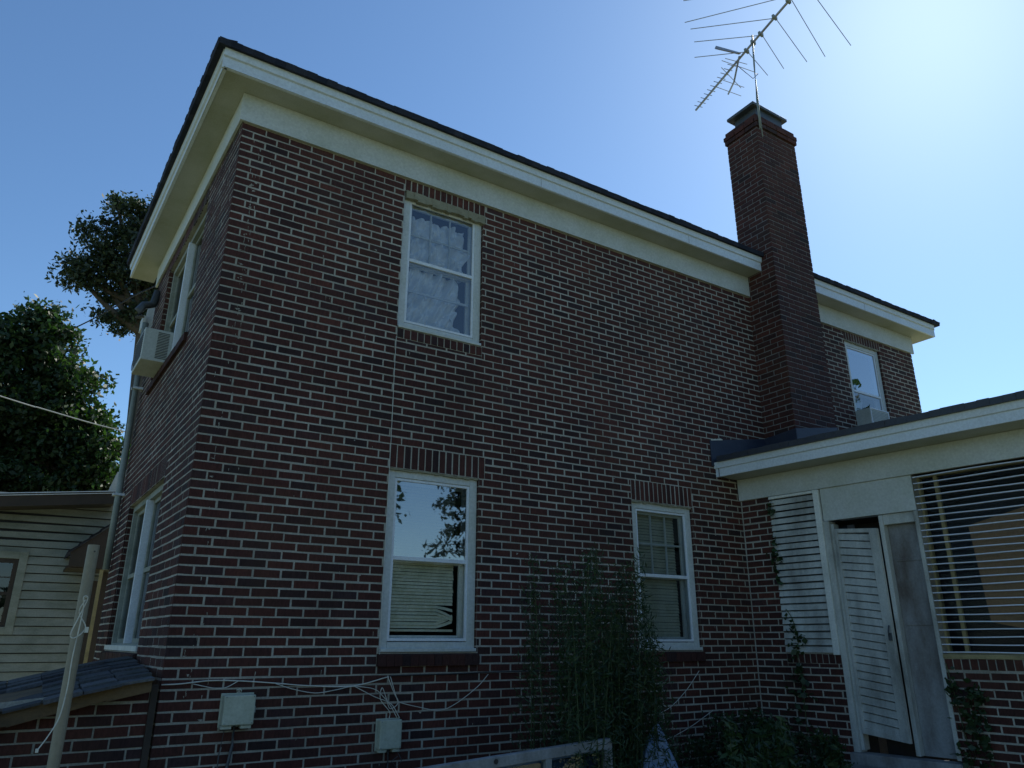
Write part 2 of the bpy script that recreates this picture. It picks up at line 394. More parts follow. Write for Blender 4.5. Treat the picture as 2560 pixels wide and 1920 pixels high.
# soffit
def corner(o, z):   # the outer corner of the eave at offset o
    return Vector((0, 0, z))+FB.N*o+Vector((0, -1, 0))*o+Vector((math.tan(TB)*-o*0, 0, 0))
CX = 10.40
mb = MB()
a = corner(OV, ZS); 
mb.face([(.0, .0, ZS), a, (6.388, -OV, ZS), (6.388, 0, ZS)])
mb.face([(7.192, .0, ZS), (7.192, -OV, ZS), (CX, -OV, ZS), (CX, 4.0, ZS), (10.09, 4.0, ZS), (10.09, 0, ZS)])
e = FB.P(RE, OV+.04, ZS); mb.face([(.0, .0, ZS), FB.P(RE, 0, ZS), e, a])
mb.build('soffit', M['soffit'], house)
# fascia + crown strip, front and left
def fascia(F, s0, s1, ov0, ov1, z, name, c0=None):
    mb = MB()
    mb.hexa([F.P(s0, ov0-.022, z-.004), F.P(s1, ov1-.022, z-.004), F.P(s1, ov1, z-.004), F.P(s0, ov0, z-.004),
             F.P(s0, ov0-.022, z+.175), F.P(s1, ov1-.022, z+.175), F.P(s1, ov1, z+.175), F.P(s0, ov0, z+.175)])
    mb.hexa([F.P(s0, ov0-.0, z+.105), F.P(s1, ov1-.0, z+.105), F.P(s1, ov1+.018, z+.112), F.P(s0, ov0+.018, z+.112),
             F.P(s0, ov0-.0, z+.178), F.P(s1, ov1-.0, z+.178), F.P(s1, ov1+.028, z+.178), F.P(s0, ov0+.028, z+.178)])
    return mb.build(name, M['fascia'], house)
fascia(FA, -OV-.012, 6.388, OV, OV, ZS, 'fascia'); fascia(FA, 7.192, CX, OV, OV, ZS, 'fascia')
fascia(FB, -OV+.01, RE, OV, OV+.04, ZS, 'fascia')
FR = Frame((CX, -OV, 0), (0, 1, 0), (1, 0, 0)); fascia(FR, 0.0, 4.2, 0.02, .02, ZS, 'fascia')
for x in (2.95, 5.1, 8.6):
    mb = MB(); mb.box(FA, x, x+.003, OV+.0005, OV+.0015, ZS, ZS+.104); mb.build('board_joint', M['mortar_dark'], house)
# roof: shallow hip with a ragged shingle edge
mb = MB(); ov = OV+.06; zr = ZS+.178
cA = Vector((-.32, -.31, zr)); cR = Vector((CX+.10, -.31, zr+.005)); cB = Vector(FB.P(RE+.02, OV+.10, zr)); cC = Vector((CX+.1, RE, zr))
rd0, rd1 = Vector((1.9, 2.1, zr+.55)), Vector((8.3, 2.1, zr+.55))
def lift(v, h): return Vector((v.x, v.y, v.z+h))
T = .045
for q in ((cA, cR, rd1, rd0), (cR, cC, rd1), (cC, cB, rd0, rd1), (cB, cA, rd0)):
    mb.face([lift(x, T) for x in q]); mb.face([x for x in q][::-1])
def ragged(p, q_, n, nrm):
    for i in range(n):
        a_, b_ = p.lerp(q_, i/n), p.lerp(q_, (i+1.0)/n)
        h = .047+rnd.uniform(0, .004)+.003*math.sin(i*.35); o_ = rnd.uniform(.006, .016); nn = Vector(nrm)
        back = -nn*.14+Vector((0, 0, .012))
        mb.hexa([a_-Vector((0, 0, .004)), b_-Vector((0, 0, .004)), b_+back, a_+back, a_+nn*o_+Vector((0, 0, h)), b_+nn*o_+Vector((0, 0, h)), b_+back+Vector((0, 0, h+.02)), a_+back+Vector((0, 0, h+.02))])
ragged(cA, cR, 118, (0, -1, 0)); ragged(cB, cA, 52, (-1, 0, 0)); ragged(cR, cC, 52, (1, 0, 0))
roof = mb.build('roof', M['shingle'], house)

# ------------------------------------------------------------------ chimney
CX0, CX1, CY0, CY1, CT = 6.39, 7.19, .45, -.07, 8.40     # CY as outward offsets (front .45, back -.07)
mb = MB()
FcL = Frame((CX0, -CY0, 0), (0, 1, 0), (-1, 0, 0)); FcF = Frame((CX0, -CY0, 0), (1, 0, 0), (0, -1, 0))
FcR = Frame((CX1, -CY0, 0), (0, 1, 0), (1, 0, 0)); FcB = Frame((CX0, -CY1, 0), (1, 0, 0), (0, 1, 0))
brickwall(mb, FcL, .016, .52, 3.5, 8.19, (), 0, start=0); brickwall(mb, FcF, 0, .8, 3.5, 8.19, (), 1)
brickwall(mb, FcR, .016, .52, 3.5, 8.19, (), 0, start=0); brickwall(mb, FcB, 0, .8, 6.2, 8.19, (), 1)
for i, (zz, off) in enumerate(((8.19, .022), (8.258, .030), (8.326, .008))):
    for F_, L in ((FcL, .52), (FcF, .8), (FcR, .52), (FcB, .8)):
        n = 3 if L < .6 else 4
        st = 0.016 if L < .6 else -off
        en = L if L < .6 else L+off
        for j in range(n):
            x0 = st+(en-st)*j/n; x1 = st+(en-st)*(j+1)/n
            brick(mb, F_, x0+.004, x1-.004, zz+.004, zz+.064, off, dep=.04, c=rand_c())
chim = mb.build('chimney', M['brick'], house)
mb = MB(); mb.box(FcF, .006, .794, -.514, -.006, 3.4, 8.39); mb.build('mortar', M['mortar_dark'], chim)
mb = MB()   # sloped mortar crown and cap supports
mb.box(FcF, .05, .75, -.47, -.05, 8.39, 8.42); mb.build('crown', M['mortar_dark'], chim)
for x, y in ((.4, -.26),):
    mb = MB(); mb.box(FcF, .12, .67, -.44, -.07, 8.40, 8.60); mb.build('flue', M['darkmetal'], chim)
mb = MB(); mb.box(FcF, .33, .52, -.19, -.1, 8.42, 8.52); mb.build('loose_brick', M['brick'], chim)
mb = MB(); mb.box(FcF, .03, .75, -.50, -.03, 8.60, 8.645); capo = mb.build('chimney_cap', M['darkmetal'], chim, bevel=.006)
# flashing round the chimney foot and along wall A
mb = MB()
mb.hexa([FA.P(5.42, .003, 3.45), FA.P(6.385, .003, 3.45), FA.P(6.385, .012, 3.45), FA.P(5.42, .012, 3.45), FA.P(5.42, .003, 3.745), FA.P(6.385, .003, 3.90), FA.P(6.385, .012, 3.90), FA.P(5.42, .012, 3.745)])
mb.hexa([FcL.P(-.012, .003, 3.45), FcL.P(.44, .003, 3.45), FcL.P(.44, .012, 3.45), FcL.P(-.012, .012, 3.45), FcL.P(-.012, .003, 3.93), FcL.P(.44, .003, 3.90), FcL.P(.44, .012, 3.90), FcL.P(-.012, .012, 3.93)])
mb.hexa([FcF.P(0, .003, 3.45), FcF.P(.8, .003, 3.45), FcF.P(.8, .012, 3.45), FcF.P(0, .012, 3.45), FcF.P(0, .003, 3.93), FcF.P(.8, .003, 4.06), FcF.P(.8, .012, 4.06), FcF.P(0, .012, 3.93)])
mb.build('flashing', M['lead'], house)
mb = MB()
for i in range(9):
    x = 5.44+i*.02; mb.box(FA, x, x+.022, .008, .018, 3.743+(x-5.42)*.16, 3.752+(x-5.42)*.16+rnd.uniform(0, .014))
mb.build('caulk', M['cord'], house)

# ------------------------------------------------------------------ windows
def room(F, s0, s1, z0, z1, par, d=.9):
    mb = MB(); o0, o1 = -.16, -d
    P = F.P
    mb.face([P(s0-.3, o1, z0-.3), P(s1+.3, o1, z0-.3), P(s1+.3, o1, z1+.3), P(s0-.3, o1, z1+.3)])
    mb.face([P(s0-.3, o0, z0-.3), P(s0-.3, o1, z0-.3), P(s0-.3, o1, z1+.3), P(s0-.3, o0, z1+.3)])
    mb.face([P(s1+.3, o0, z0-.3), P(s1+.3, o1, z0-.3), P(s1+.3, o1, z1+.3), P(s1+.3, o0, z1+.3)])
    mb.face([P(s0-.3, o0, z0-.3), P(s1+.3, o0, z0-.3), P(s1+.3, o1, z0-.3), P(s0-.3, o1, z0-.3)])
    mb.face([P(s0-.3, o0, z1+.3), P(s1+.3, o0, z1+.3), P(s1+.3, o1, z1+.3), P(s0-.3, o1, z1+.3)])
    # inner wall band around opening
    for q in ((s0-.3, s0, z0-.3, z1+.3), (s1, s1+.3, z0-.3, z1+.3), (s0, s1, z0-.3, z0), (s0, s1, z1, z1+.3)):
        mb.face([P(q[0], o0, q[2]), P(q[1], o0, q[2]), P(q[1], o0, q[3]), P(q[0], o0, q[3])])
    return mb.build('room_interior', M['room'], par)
def rect_frame(mb, F, s0, s1, z0, z1, wd, o0, o1, wb=None, wt=None):
    wb = wd if wb is None else wb; wt = wd if wt is None else wt
    mb.box(F, s0, s0+wd, o0, o1, z0, z1); mb.box(F, s1-wd, s1, o0, o1, z0, z1)
    mb.box(F, s0+wd, s1-wd, o0, o1, z0, z0+wb); mb.box(F, s0+wd, s1-wd, o0, o1, z1-wt, z1)
def window(F, op, zr, mat_up='glass', mat_lo='glass', muntin=True, blind=None, rail=.028, casing=.075, low_muntin=False):
    s0, s1, z0, z1 = op
    mb = MB(); rect_frame(mb, F, s0+.003, s1-.003, z0+.003, z1-.003, casing-.003, -.125, -.028, .075, .07)
    mb.box(F, s0+.006, s1-.006, -.028, .012, z0+.004, z0+.032)     # wooden sill nose
    wn = mb.build('window', M['paint'], house, bevel=.004)
    a0, a1, b0, b1 = s0+casing, s1-casing, z0+.085, z1-.075
    mb = MB(); rect_frame(mb, F, a0, a1, b0, b1, .022, -.060, -.036)
    mb.box(F, a0+.022, a1-.022, -.058, -.034, zr-.016, zr+.016)
    mb.build('storm_frame', M['alum'], wn, bevel=.002)
    for (p0, p1, mt) in ((zr+.016, b1-.022, mat_up), (b0+.022, zr-.016, mat_lo)):
        if mt is None: continue
        mb = MB(); mb.face([F.P(a0+.02, -.048, p0), F.P(a1-.02, -.048, p0), F.P(a1-.02, -.048, p1), F.P(a0+.02, -.048, p1)])
        mb.build('pane', M[mt], wn)
    # inner wooden sashes
    for nm, p0, p1, o, mn in (('upper_sash', zr-.02, b1, -.095, muntin), ('lower_sash', b0, zr+.02, -.123, low_muntin)):
        mb = MB(); rect_frame(mb, F, a0+.001, a1-.001, p0, p1, .045, o-.012, o+.012)
        if mn:
            wd = (a1-a0-.09)/3
            for i in (1, 2): mb.box(F, a0+.045+wd*i-.007, a0+.045+wd*i+.007, o-.01, o+.01, p0+.045, p1-.045)
            zm_ = (p0+p1)/2; 
            for i in range(3): mb.box(F, a0+.045+wd*i+.009*(i > 0), a0+.045+wd*(i+1)-.009*(i < 2), o-.01, o+.01, zm_-.009, zm_+.009)
        mb.build(nm, M['white'], wn, bevel=.002)
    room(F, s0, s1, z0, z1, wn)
    return wn, (a0, a1, b0, b1)
def blinds(F, par, a0, a1, z0, z1, o, pitch=.026, bend=False, mat='blind'):
    mb = MB(); n = int((z1-z0)/pitch)
    for i in range(n):
        z = z1-i*pitch; sag = rnd.uniform(-.002, .002); x1 = a1+rnd.uniform(-.004, .004)
        segs = 8
        for j in range(segs):
            x0_, x1_ = a0+(x1-a0)*j/segs, a0+(x1-a0)*(j+1)/segs
            def dz(x):
                d = sag*math.sin((x-a0)/(a1-a0)*3.14)
                if bend and z < z0+.20 and x > a1-.13: d += (x-(a1-.13))*.45*math.sin((z-z0)*31)
                return d
            d0, d1 = dz(x0_), dz(x1_)
            mb.face([F.P(x0_, o+.004, z-pitch*.93+d0), F.P(x1_, o+.004, z-pitch*.93+d1), F.P(x1_, o-.006, z+d1), F.P(x0_, o-.006, z+d0)], .5)
    mb.box(F, a0, a1, o-.012, o+.012, z0-.022, z0-.004)
    return mb.build('blind', M[mat], par)
def curtain(F, par, a0, a1, z0, z1, o, seed, amp=.03, mat='curtain', nm='curtain', ragged_edge=.03):
    rg = random.Random(seed); nx, nz = 46, 60; mb = MB(); H = {}
    ph = [(rg.uniform(0, 6), rg.uniform(6, 26), rg.uniform(-12, 12), rg.uniform(.3, 1)) for _ in range(6)]
    for i in range(nx+1):
        for j in range(nz+1):
            u, v = i/nx, j/nz
            x = a0+(a1-a0)*u; z = z0+(z1-z0)*v
            h = sum(w_*abs(math.sin(p+fx*u+fz*v+1.3*math.sin(4*v+p))) for p, fx, fz, w_ in ph)/3.0
            H[i, j] = F.P(x+ragged_edge*math.sin(9*v+seed)*(u > .9), o+amp*(h-1), z)
    for i in range(nx):
        for j in range(nz): mb.face([H[i, j], H[i+1, j], H[i+1, j+1], H[i, j+1]], .5)
    return mb.build(nm, M[mat], par)
# W1 lower window: reflecting upper pane, crooked blind below
w1, d = window(FA, WIN['W1'], 2.220, 'glass_refl', 'clear', muntin=False)
blinds(FA, w1, d[0]+.03, d[1]-.085, 1.672, 2.84, -.142, .0265, True)
mb = MB(); mb.box(FA, d[0], d[1], -.26, -.137, 1.56, 1.615); mb.build('stool', M['white'], w1)
# W2 upper window: 3x2 lights with crumpled plastic
w2, d = window(FA, WIN['W2'], 4.964, 'glass', 'glass', muntin=True)
curtain(FA, w2, d[0]+.02, d[1]-.06, 4.95, d[3]-.10, -.112, 3, .16)
curtain(FA, w2, d[0]+.02, d[1]-.12, 4.32, 4.95, -.140, 8, .16)
mb = MB(); mb.box(FA, d[0]+.02, d[1]-.035, -.09, -.075, 4.655, 4.678); mb.build('blind_rail', M['alum'], w2)
mb = MB()
for i in range(22):
    x0 = 1.545+i*.0395; mb.box(FA, x0, x0+.041, -.028, .016+rnd.uniform(-.004, .006), 5.585+rnd.uniform(-.012, .01), 5.667)
mb.build('caulk', M['putty'], w2)
w3, d = window(FA, WIN['W3'], 2.207, 'dim', 'dim', muntin=True)
blinds(FA, w3, d[0]+.02, d[1]-.07, 1.6, 2.84, -.150, .030)
w4, d = window(FA, WIN['W4'], 4.92, 'glass_refl', 'glass', muntin=False)
curtain(FA, w4, d[0]+.02, d[1]-.3, 4.32, 4.9, -.165, 5, mat='greybag')
# caulk smear above W1 / W3 / W4 heads
for wn, k in ((w1, 'W1'), (w3, 'W3'), (w4, 'W4')):
    mb = MB(); a0, a1, z0, z1 = WIN[k]
    for i in range(20):
        x0 = a0+.004+i*(a1-a0-.01)/20; mb.box(FA, x0, x0+(a1-a0-.01)/20+.002, -.028, -.004+rnd.uniform(-.006, .004), z1-.016+rnd.uniform(-.006, .004), z1-.001)
    mb.build('caulk', M['putty'], wn)
# twin windows on the left wall
def twin(op, zr, extra_sill):
    s0, s1, z0, z1 = op; F = FB
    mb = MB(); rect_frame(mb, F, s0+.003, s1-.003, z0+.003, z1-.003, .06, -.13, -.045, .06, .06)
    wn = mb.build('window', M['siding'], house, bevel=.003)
    mb = MB(); mb.box(F, (s0+s1)/2-.02, (s0+s1)/2+.02, -.128, -.024, z0+.063, z1-.063); mb.build('mullion', M['alum'], wn, bevel=.003)
    if extra_sill:
        mb = MB(); mb.box(F, s0+.004, s1-.004, -.045, .01, z0+.004, z0+.045); mb.build('sill', M['white'], wn)
    for c0, c1 in ((s0+.063, (s0+s1)/2-.036), ((s0+s1)/2+.036, s1-.063)):
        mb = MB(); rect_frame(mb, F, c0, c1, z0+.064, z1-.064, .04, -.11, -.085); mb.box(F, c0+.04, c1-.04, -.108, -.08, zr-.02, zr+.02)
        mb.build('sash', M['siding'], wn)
        mb = MB(); mb.face([F.P(c0, -.098, z0+.07), F.P(c1, -.098, z0+.07), F.P(c1, -.098, z1-.07), F.P(c0, -.098, z1-.07)]); mb.build('pane', M['dim'], wn)
    room(F, s0, s1, z0, z1, wn, .8)
    return wn
w5 = twin(BW['W5'], 4.95, False); w6 = twin(BW['W6'], 2.18, True)
curtain(FB, w6, 1.2, 2.0, 2.2, 2.82, -.14, 4, .02, 'greybag'); curtain(FB, w6, 2.1, 2.9, 1.6, 2.15, -.14, 6, .02, 'greybag')

# ------------------------------------------------------------------ right wing
WL = 3.9      # modelled length of the wing wall towards and past the frame edge
win_w = (1.885, 3.78, 1.475, 3.085); door_w = (.972, 1.870, .60, 2.750); shut_w = (.363, .945, 1.475, 3.085)
hW = [win_w, (.945, 1.884, .55, 3.085), shut_w]
mb = MB(); brickwall(mb, FW, .014, WL, 0, 3.10, hW+[(1.885, 3.79, 1.345, 1.475), (.363, .945, 1.37, 1.475), (.945, 1.884, .50, .60)], 0)
soldiers(mb, FW, 1.885, 3.78, 1.345, 1.440, 28, .004); soldiers(mb, FW, .363, .945, 1.37, 1.465, 9, .004)
ww = mb.build('wall', M['brick'], house)
mb = MB(); plane_holes(mb, FW, 0.0, WL, 0, 3.3, hW, -.0018)
for (a0, a1, z0, z1) in hW:
    for a in (a0-.004, a1+.004): mb.face([FW.P(a, -.006, z0), FW.P(a, -.2, z0), FW.P(a, -.2, z1), FW.P(a, -.006, z1)])
mb.build('mortar', M['mortar'], ww)
mb = MB(); q = [FW.P(WL, -.003, 0), FW.P(WL, -3.9, 0), FW.P(0.02, -3.9, 0)]
for a_, b_ in ((q[0], q[1]), (q[1], q[2])):
    mb = MB(); mb.face([a_, b_, (b_[0], b_[1], 3.3), (a_[0], a_[1], 3.3)]); mb.build('wall', M['mortar_dark'], house)
# doorstep
mb = MB(); mb.box(FW, .93, 1.90, -.12, .06, .50, .60); mb.box(FW, .90, 1.93, -.12, .30, .30, .50); mb.box(FW, .90, 1.93, -.12, .58, -.05, .30)
mb.build('doorstep', M['grime_white'], house, bevel=.006)
# frieze, soffit, fascia of the wing
ZW = 3.33; OW = .36
mb = MB(); mb.box(FW, -.002, WL, .006, .028, 3.087, ZW-.003)
mb.box(FW, .958, 1.878, -.03, .0045, 2.752, 3.085); mb.build('frieze_board', M['paint'], house)
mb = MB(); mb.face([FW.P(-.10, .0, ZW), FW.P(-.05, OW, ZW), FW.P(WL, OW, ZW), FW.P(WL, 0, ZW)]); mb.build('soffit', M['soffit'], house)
mb = MB(); mb.box(FW, -.06, WL, OW-.02, OW, ZW-.004, ZW+.155)
mb.hexa([FW.P(-.06, OW, ZW+.085), FW.P(WL, OW, ZW+.085), FW.P(WL, OW+.018, ZW+.092), FW.P(-.06, OW+.018, ZW+.092),
         FW.P(-.06, OW, ZW+.158), FW.P(WL, OW, ZW+.158), FW.P(WL, OW+.028, ZW+.158), FW.P(-.06, OW+.028, ZW+.158)])
mb.build('fascia', M['fascia'], house)
mb = MB(); zt_ = ZW+.160; ovw = OW+.055
def pw(s_, o_, z_): return FW.P(s_, o_, z_)
mb.hexa([pw(0.035, ovw, zt_), pw(WL+.1, ovw, zt_), pw(WL+.1, -3.9, zt_+.72), pw(-.45, -3.9, zt_+.72),
         pw(0.035, ovw, zt_+.05), pw(WL+.1, ovw, zt_+.05), pw(WL+.1, -3.9, zt_+.77), pw(-.45, -3.9, zt_+.77)])
for i in range(40):
    s_ = .02+i*(WL+.05)/40; mb.box(FW, s_, s_+(WL+.05)/40*.98, ovw-.05, ovw+rnd.uniform(.003, .010), zt_-.004, zt_+.052+rnd.uniform(0, .008))
mb.build('roof', M['membrane'], house)
mb = MB(); mb.tube([FW.P(.0, OW+.008, ZW+.14), FW.P(.0, OW+.006, ZW+.0), FW.P(0.0, .04, ZW-.02), FW.P(0.0, .034, 3.09)], .004, 5); mb.build('drip_wire', M['cable_black'], house)
# fixed louvred shutter beside the door
mb = MB(); s0, s1, z0, z1 = shut_w
mb.box(FW, s1-.062, s1, -.03, .030, z0-.02, z1-.002); mb.box(FW, s0, s1-.062, -.03, .020, z1-.03, z1-.002)
sh = mb.build('shutter', M['white'], house, bevel=.003)
mb = MB(); n = 23; p = (z1-.03-z0)/n
for i in range(n):
    zz = z0+i*p; d_ = rnd.uniform(-.002, .002)
    mb.hexa([FW.P(s0+.002, -.02, zz+.01), FW.P(s1-.062, -.02, zz+.01), FW.P(s1-.062, .018, zz+d_), FW.P(s0+.002, .018, zz+d_),
             FW.P(s0+.002, -.028, zz+p-.006), FW.P(s1-.062, -.028, zz+p-.006), FW.P(s1-.062, .006, zz+p-.016+d_), FW.P(s0+.002, .006, zz+p-.016+d_)])
mb.build('louver', M['old_white'], sh)
mb = MB(); mb.face([FW.P(s0, -.06, z0), FW.P(s1, -.06, z0), FW.P(s1, -.06, z1), FW.P(s0, -.06, z1)]); mb.build('backing', M['room'], sh)
# door opening: jambs, louvred leaf standing ajar, weathered second leaf
mb = MB(); mb.box(FW, .946, 1.004, -.14, .006, .60, 2.749); mb.box(FW, 1.004, 1.034, -.14, -.03, .62, 2.72)
mb.box(FW, 1.505, 1.545, -.16, -.01, .62, 2.745); mb.box(FW, 1.846, 1.883, -.16, .004, .62, 2.749); mb.box(FW, 1.545, 1.846, -.16, -.02, 2.65, 2.749)
mb.build('door_frame', M['old_white'], house, bevel=.004)
TD = R(7)    # leaf swung slightly outwards, hinged at its left edge
hp = FW.P(1.045, -.03, 0); Dl = FW.D*math.cos(TD)+FW.N*math.sin(TD); Nl = FW.N*math.cos(TD)-FW.D*math.sin(TD)
FL = Frame(hp, Dl, Nl)
mb = MB(); L_ = .455; zb, zt2 = .765, 2.665
def sag(s_): return -.10*s_
def hx(mb, s0, s1, o0, o1, z0, z1):
    mb.hexa([FL.P(s0, o0, z0+sag(s0)), FL.P(s1, o0, z0+sag(s1)), FL.P(s1, o1, z0+sag(s1)), FL.P(s0, o1, z0+sag(s0)),
             FL.P(s0, o0, z1+sag(s0)), FL.P(s1, o0, z1+sag(s1)), FL.P(s1, o1, z1+sag(s1)), FL.P(s0, o1, z1+sag(s0))])
hx(mb, 0, .03, -.02, .018, zb, zt2); hx(mb, L_-.085, L_, -.02, .018, zb, zt2); hx(mb, .03, L_-.085, -.02, .016, zt2-.04, zt2); hx(mb, .03, L_-.085, -.02, .016, zb, zb+.05)
door = mb.build('door', M['old_white'], house, bevel=.003); door['label'] = 'peeling white louvred door leaf standing ajar'
mb = MB(); n = 25; p = (zt2-zb-.09)/n
for i in range(n):
    zz = zb+.05+i*p
    mb.hexa([FL.P(.03, -.016, zz+.012), FL.P(L_-.085, -.016, zz+.012+sag(L_)), FL.P(L_-.085, .013, zz+sag(L_)), FL.P(.03, .013, zz),
             FL.P(.03, -.02, zz+p-.004), FL.P(L_-.085, -.02, zz+p-.004+sag(L_)), FL.P(L_-.085, .003, zz+p-.012+sag(L_)), FL.P(.03, .003, zz+p-.012)])
mb.build('louver', M['old_white'], door)
mb = MB(); hx(mb, L_-.03, L_-.012, .018, .05, 1.63, 1.70); mb.tube([FL.P(L_-.02, .05, 1.60), FL.P(L_-.02, .055, 1.66), FL.P(L_-.02, .03, 1.72)], .008, 6); mb.build('handle', M['darkmetal'], door)
mb = MB(); mb.box(FW, 1.546, 1.845, -.13, -.09, .62, 2.649)
mb.box(FW, 1.58, 1.81, -.09, -.083, 1.72, 1.76); mb.box(FW, 1.58, 1.81, -.09, -.083, 2.30, 2.33)
d2 = mb.build('door', M['grime_white'], house, bevel=.003); d2['label'] = 'grimy weathered fixed door panel'
mb = MB(); mb.face([FW.P(1.03, -.5, .5), FW.P(1.6, -.5, .5), FW.P(1.6, -.5, 2.8), FW.P(1.03, -.5, 2.8)]); mb.face([FW.P(.95, -.145, .5), FW.P(.95, -.5, .5), FW.P(.95, -.5, 2.8), FW.P(.95, -.145, 2.8)])
mb.face([FW.P(.95, -.16, 2.76), FW.P(1.6, -.16, 2.76), FW.P(1.6, -.5, 2.76), FW.P(.95, -.5, 2.76)])
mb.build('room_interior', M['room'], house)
# slatted window of the wing
s0, s1, z0, z1 = win_w
mb = MB(); mb.box(FW, s0, s1, -.03, .012, 1.440, 1.474); wd_ = mb.build('window', M['post'], house)
mb = MB(); rect_frame(mb, FW, s0, s1, z0, z1-.001, .02, -.17, -.10); mb.box(FW, 2.03, 2.062, -.15, -.11, z0+.02, z1-.022); mb.box(FW, 2.9, 2.93, -.15, -.11, z0+.02, z1-.022); mb.build('sash', M['post'], wd_)
mb = MB(); mb.face([FW.P(s0, -.13, z0), FW.P(s1, -.13, z0), FW.P(s1, -.13, z1), FW.P(s0, -.13, z1)]); mb.build('pane', M['porch'], wd_)
mb = MB()
n = 26
for i in range(n):
    zz = z0+.012+i*(z1-z0-.04)/(n-1); 
    for j in range(12):
        xa, xb = s0+.004+(s1-s0-.008)*j/12, s0+.004+(s1-s0-.008)*(j+1)/12
        w0, w1_ = .003*math.sin(i*1.7+j*.9), .003*math.sin(i*1.7+(j+1)*.9)
        if i == n-1: w0 += .012*max(0, j-7)/5; w1_ += .012*max(0, j-6)/5
        mb.hexa([FW.P(xa, -.016, zz-.002+w0), FW.P(xb, -.016, zz-.002+w1_), FW.P(xb, .006, zz+w1_), FW.P(xa, .006, zz+w0),
                 FW.P(xa, -.016, zz+.006+w0), FW.P(xb, -.016, zz+.006+w1_), FW.P(xb, .006, zz+.0085+w1_), FW.P(xa, .006, zz+.0085+w0)], .5)
mb.build('slats', M['slat'], wd_)
mb = MB(); mb.face([FW.P(2.27, -.145, 1.74), FW.P(2.62, -.145, 1.66), FW.P(3.3, -.145, 1.72), FW.P(3.3, -.145, 2.74), FW.P(2.75, -.145, 2.70), FW.P(2.24, -.145, 2.58)]); mb.build('cardboard', M['tan'], wd_)
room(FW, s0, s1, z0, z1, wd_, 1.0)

# ------------------------------------------------------------------ rear lower section and downspout of the house
mb = MB(); mb.hexa([FB.P(4.9, -.7, 5.60), FB.P(5.1, -.7, 5.60), FB.P(5.1, -.04, 5.57), FB.P(4.9, -.02, 5.57), FB.P(4.9, -.7, 6.05), FB.P(5.1, -.7, 6.05), FB.P(5.1, -.06, 5.98), FB.P(4.9, -.05, 5.98)])
mb.box(FB, 4.86, 5.1, -.04, -.0, 5.62, 5.80); mb.build('lower_eave', M['paint'], house)
mb = MB(); mb.tube([FB.P(3.55, .02, 5.62), FB.P(3.55, .05, 5.44), FB.P(3.55, .15, 5.40), FB.P(3.55, .19, 5.33), FB.P(3.55, .17, 5.24)], .045, 10, r1=.055)
mb.build('vent_elbow', M['darkmetal'], house, smooth=True)
mb = MB(); mb.tube([FB.P(3.6, .09, 5.2), FB.P(3.6, .075, 4.3), FB.P(3.58, .055, 3.2), FB.P(3.58, .05, 2.30)], .036, 10)
dsp = mb.build('downspout', M['gal'], house, smooth=True)
for z_ in (3.10, 4.35):
    mb = MB(); mb.box(FB, 3.53, 3.63, .0, .115, z_, z_+.025); mb.build('strap', M['alum'], dsp)

# ------------------------------------------------------------------ air conditioners
ac = thing('air_conditioner', 'beige window air conditioner with louvred side hanging out of the upper left side window', 'air conditioner', FB.P(2.4, .1, 4.24), 'window air conditioners')
mb = MB(); mb.box(FB, 2.10, 2.66, -.13, .24, 4.232, 4.575); mb.build('case', M['ac'], ac, bevel=.006)
mb = MB(); FS = Frame(FB.P(2.10, .24, 0), -FB.N, -FB.D)   # near side face, runs from outer edge to wall
for i in range(17): z_ = 4.265+i*.017; mb.box(FS, .125, .235, .001, .004, z_, z_+.008)
mb.build('side_vent', M['acdark'], ac)
mb = MB()
for i in range(13): z_ = 4.27+i*.022; mb.box(FB, 2.14, 2.62, .241, .244, z_, z_+.011)
mb.build('rear_grille', M['acdark'], ac)
ac2 = thing('air_conditioner', 'pale boxy air conditioner in the upper window right of the chimney', 'air conditioner', FA.P(8.6, .1, 4.26), 'window air conditioners')
mb = MB(); mb.box(FA, 8.41, 8.84, -.12, .19, 4.25, 4.60); mb.build('case', M['ac'], ac2, bevel=.005)
mb = MB(); rect_frame(mb, FA, 8.412, 8.838, 4.252, 4.598, .014, .191, .200); mb.build('trim', M['alum'], ac2)
mb = MB()
for i in range(14): z_ = 4.28+i*.021; mb.box(FA, 8.43, 8.82, .191, .194, z_, z_+.011)
mb.build('rear_grille', M['gal'], ac2)

# ------------------------------------------------------------------ television antenna
AZ = 9.62
ant = thing('tv_antenna', 'long aluminium television antenna on a thin mast above the brick chimney', 'antenna', (6.43, -.50, 7.4))
mb = MB(); mb.tube([(6.398, -.50, 8.12), (6.405, -.50, 8.6), (6.445, -.50, 9.2), (6.489, -.50, 9.76)], .012, 8); mb.tube([(6.425, -.50, 8.0), (6.43, -.50, 8.95)], .008, 6)
mb.build('mast', M['gal'], ant, smooth=True)
mb = MB(); mb.tube([(6.834, .946, AZ), (6.48, -.50, AZ), (6.20, -1.70, AZ)], .017, 8); mb.build('boom', M['antenna'], ant, smooth=True)
els = [((5.12, -.50), (6.240, -1.55), (7.70, -1.22)), ((5.40, -.245), (6.150, -1.171), None), ((5.552, -.205), (6.40, -.96), (7.44, -.68)), ((5.766, -.065), (6.49, -.66), (7.268, -.407)),
       ((5.986, .144), (6.56, -.34), (7.179, -.187)), (None, (6.32, -1.28), (7.576, -.888))]
for l, c_, r_ in els:
    mb = MB(); c3 = Vector((*c_, AZ+.01))
    if l: mb.tube([c3, (*l, AZ)], .0055, 6)
    if r_: mb.tube([c3, (*r_, AZ)], .0055, 6)
    mb.build('element', M['antenna'], ant)
